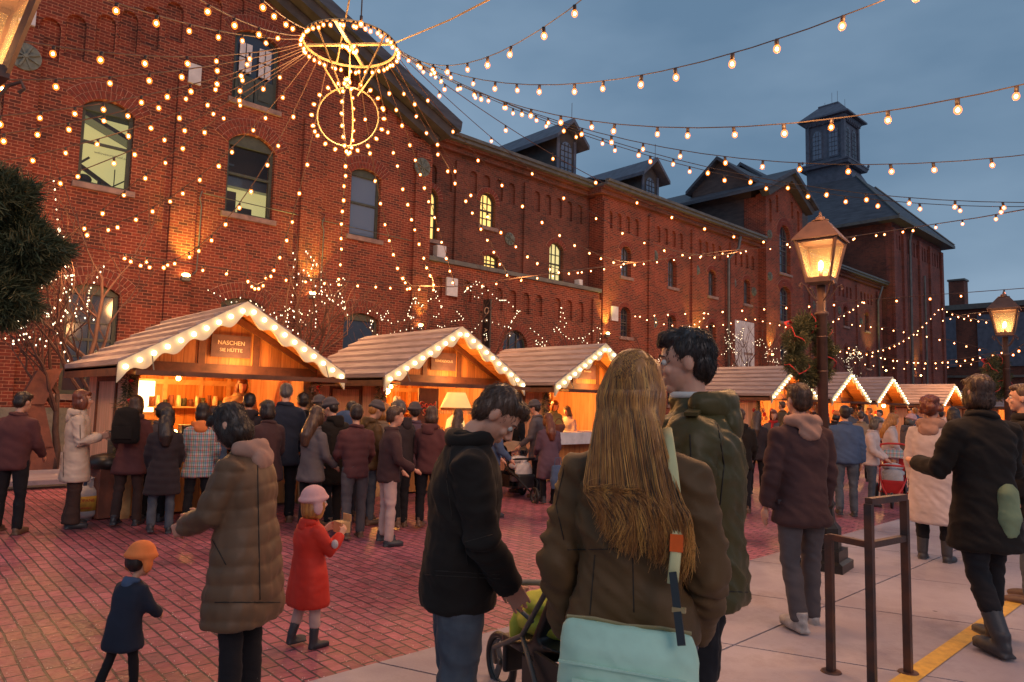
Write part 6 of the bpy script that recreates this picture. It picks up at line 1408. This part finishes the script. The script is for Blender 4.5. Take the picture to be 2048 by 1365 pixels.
b = MB(); b.box((-.22, -.2, .02), (.22, .2, .62)); b.build('cabinet', 'rust', gr); b = MB(); rings(b, [(Vector((0, 0, .62)), .27, .25, 0), (Vector((0, 0, .70)), .28, .26, 0), (Vector((0, .0, .77)), .24, .22, 0), (Vector((0, 0, .80)), .12, .12, 0)]); b.build('lid', 'black', gr, True)
b = MB(); b.add([(-.1, -.05, .78), (.14, -.05, .78), (.12, .02, 1.02), (-.08, .02, 1.02)], [(0, 1, 2, 3)]); b.box((-.1, -.06, .77), (.14, .02, .79)); b.build('panel', 'gutter', gr)
sp = [xp_ for xp_ in []]
sy = 15.6; pts = [yp(80, 938, sy), yp(76, 893, sy), yp(60, 808, sy), yp(98, 742, sy)]; z0 = pts[0].z
for p in pts: p.z -= z0-.1
ru = thing('steel_sculpture', 'rusty folded steel column sculpture standing at far left before the wall', 'sculpture', (pts[0].x, sy, .1))
b = MB(); o0 = Vector((pts[0].x, sy, .1)); q = [p-o0 for p in pts]
def fold_seg(a, c, w0, w1):
    b.add([a+Vector((-w0, -.12, 0)), a+Vector((w0, -.16, .0)), a+Vector((w0, .16, 0)), a+Vector((-w0, .12, 0)), c+Vector((-w1, -.14, .0)), c+Vector((w1, -.12, .06)), c+Vector((w1, .12, .06)), c+Vector((-w1, .14, 0))],
          [(0, 3, 2, 1), (4, 5, 6, 7), (0, 1, 5, 4), (1, 2, 6, 5), (2, 3, 7, 6), (3, 0, 4, 7)])
fold_seg(q[0], q[1], .27, .21); b.build('base_block', 'rust', ru); b = MB(); fold_seg(q[1], q[2], .22, .19); b.build('shaft', 'rust', ru); b = MB(); fold_seg(q[2], q[3], .2, .2); b.build('shaft', 'rust', ru)

# ================================================================ seams, hems and pocket edges sewn onto the near garments
bpy.context.view_layer.update()
def seam(person_, part, lines, r=.0022, m='seam'):
    o = [c for c in COL.objects if c.parent == person_ and c.name.split('.')[0] == part][0]
    mw = Matrix.Translation(person_.location) @ Matrix.Rotation(person_.rotation_euler.z, 4, 'Z'); inv = mw.inverted()
    oo = inv @ CO
    for ln in lines:
        b = MB(); pts = []
        for (ax, ay), (cx_, cy_) in zip(ln, ln[1:]):
            k = max(2, int(math.hypot(cx_-ax, cy_-ay)/12))
            for i in range(k+1):
                d = inv.to_3x3() @ ray(ax+(cx_-ax)*i/k, ay+(cy_-ay)*i/k); hit, loc, nrm, _ = o.ray_cast(oo, d.normalized())
                if hit and (not pts or (loc-pts[-1]).length < .08): pts.append(loc+nrm*r*.3)
        if len(pts) > 3: b.tube(pts, r, 5); b.build('seam', m, o, True)
seam(pw, 'jacket', [[(1135, 1100), (1400, 1095)], [(1265, 1100), (1268, 1225)], [(1190, 1110), (1180, 1230)], [(1130, 930), (1112, 1010), (1128, 1080)]], .0016)
seam(pmn, 'coat', [[(850, 1150), (1000, 1158)], [(870, 1142), (1000, 1150)], [(905, 880), (893, 960), (905, 1040)], [(930, 1085), (985, 1070)], [(930, 1085), (935, 1130)]], .0018)
seam(pmg, 'jacket', [[(1435, 850), (1448, 930), (1440, 1010)], [(1455, 1060), (1500, 1066)], [(1380, 870), (1385, 1000), (1392, 1180)], [(1400, 1180), (1495, 1185)]], .0022)
seam(PK, 'coat', [[(515, 930), (520, 1200)], [(425, 1080), (452, 1130)], [(430, 1205), (560, 1205)]], .003)
seam(pb_, 'coat', [[(128, 880), (126, 990)], [(110, 915), (140, 912)], [(108, 975), (160, 975)], [(160, 850), (163, 980)]], .004)
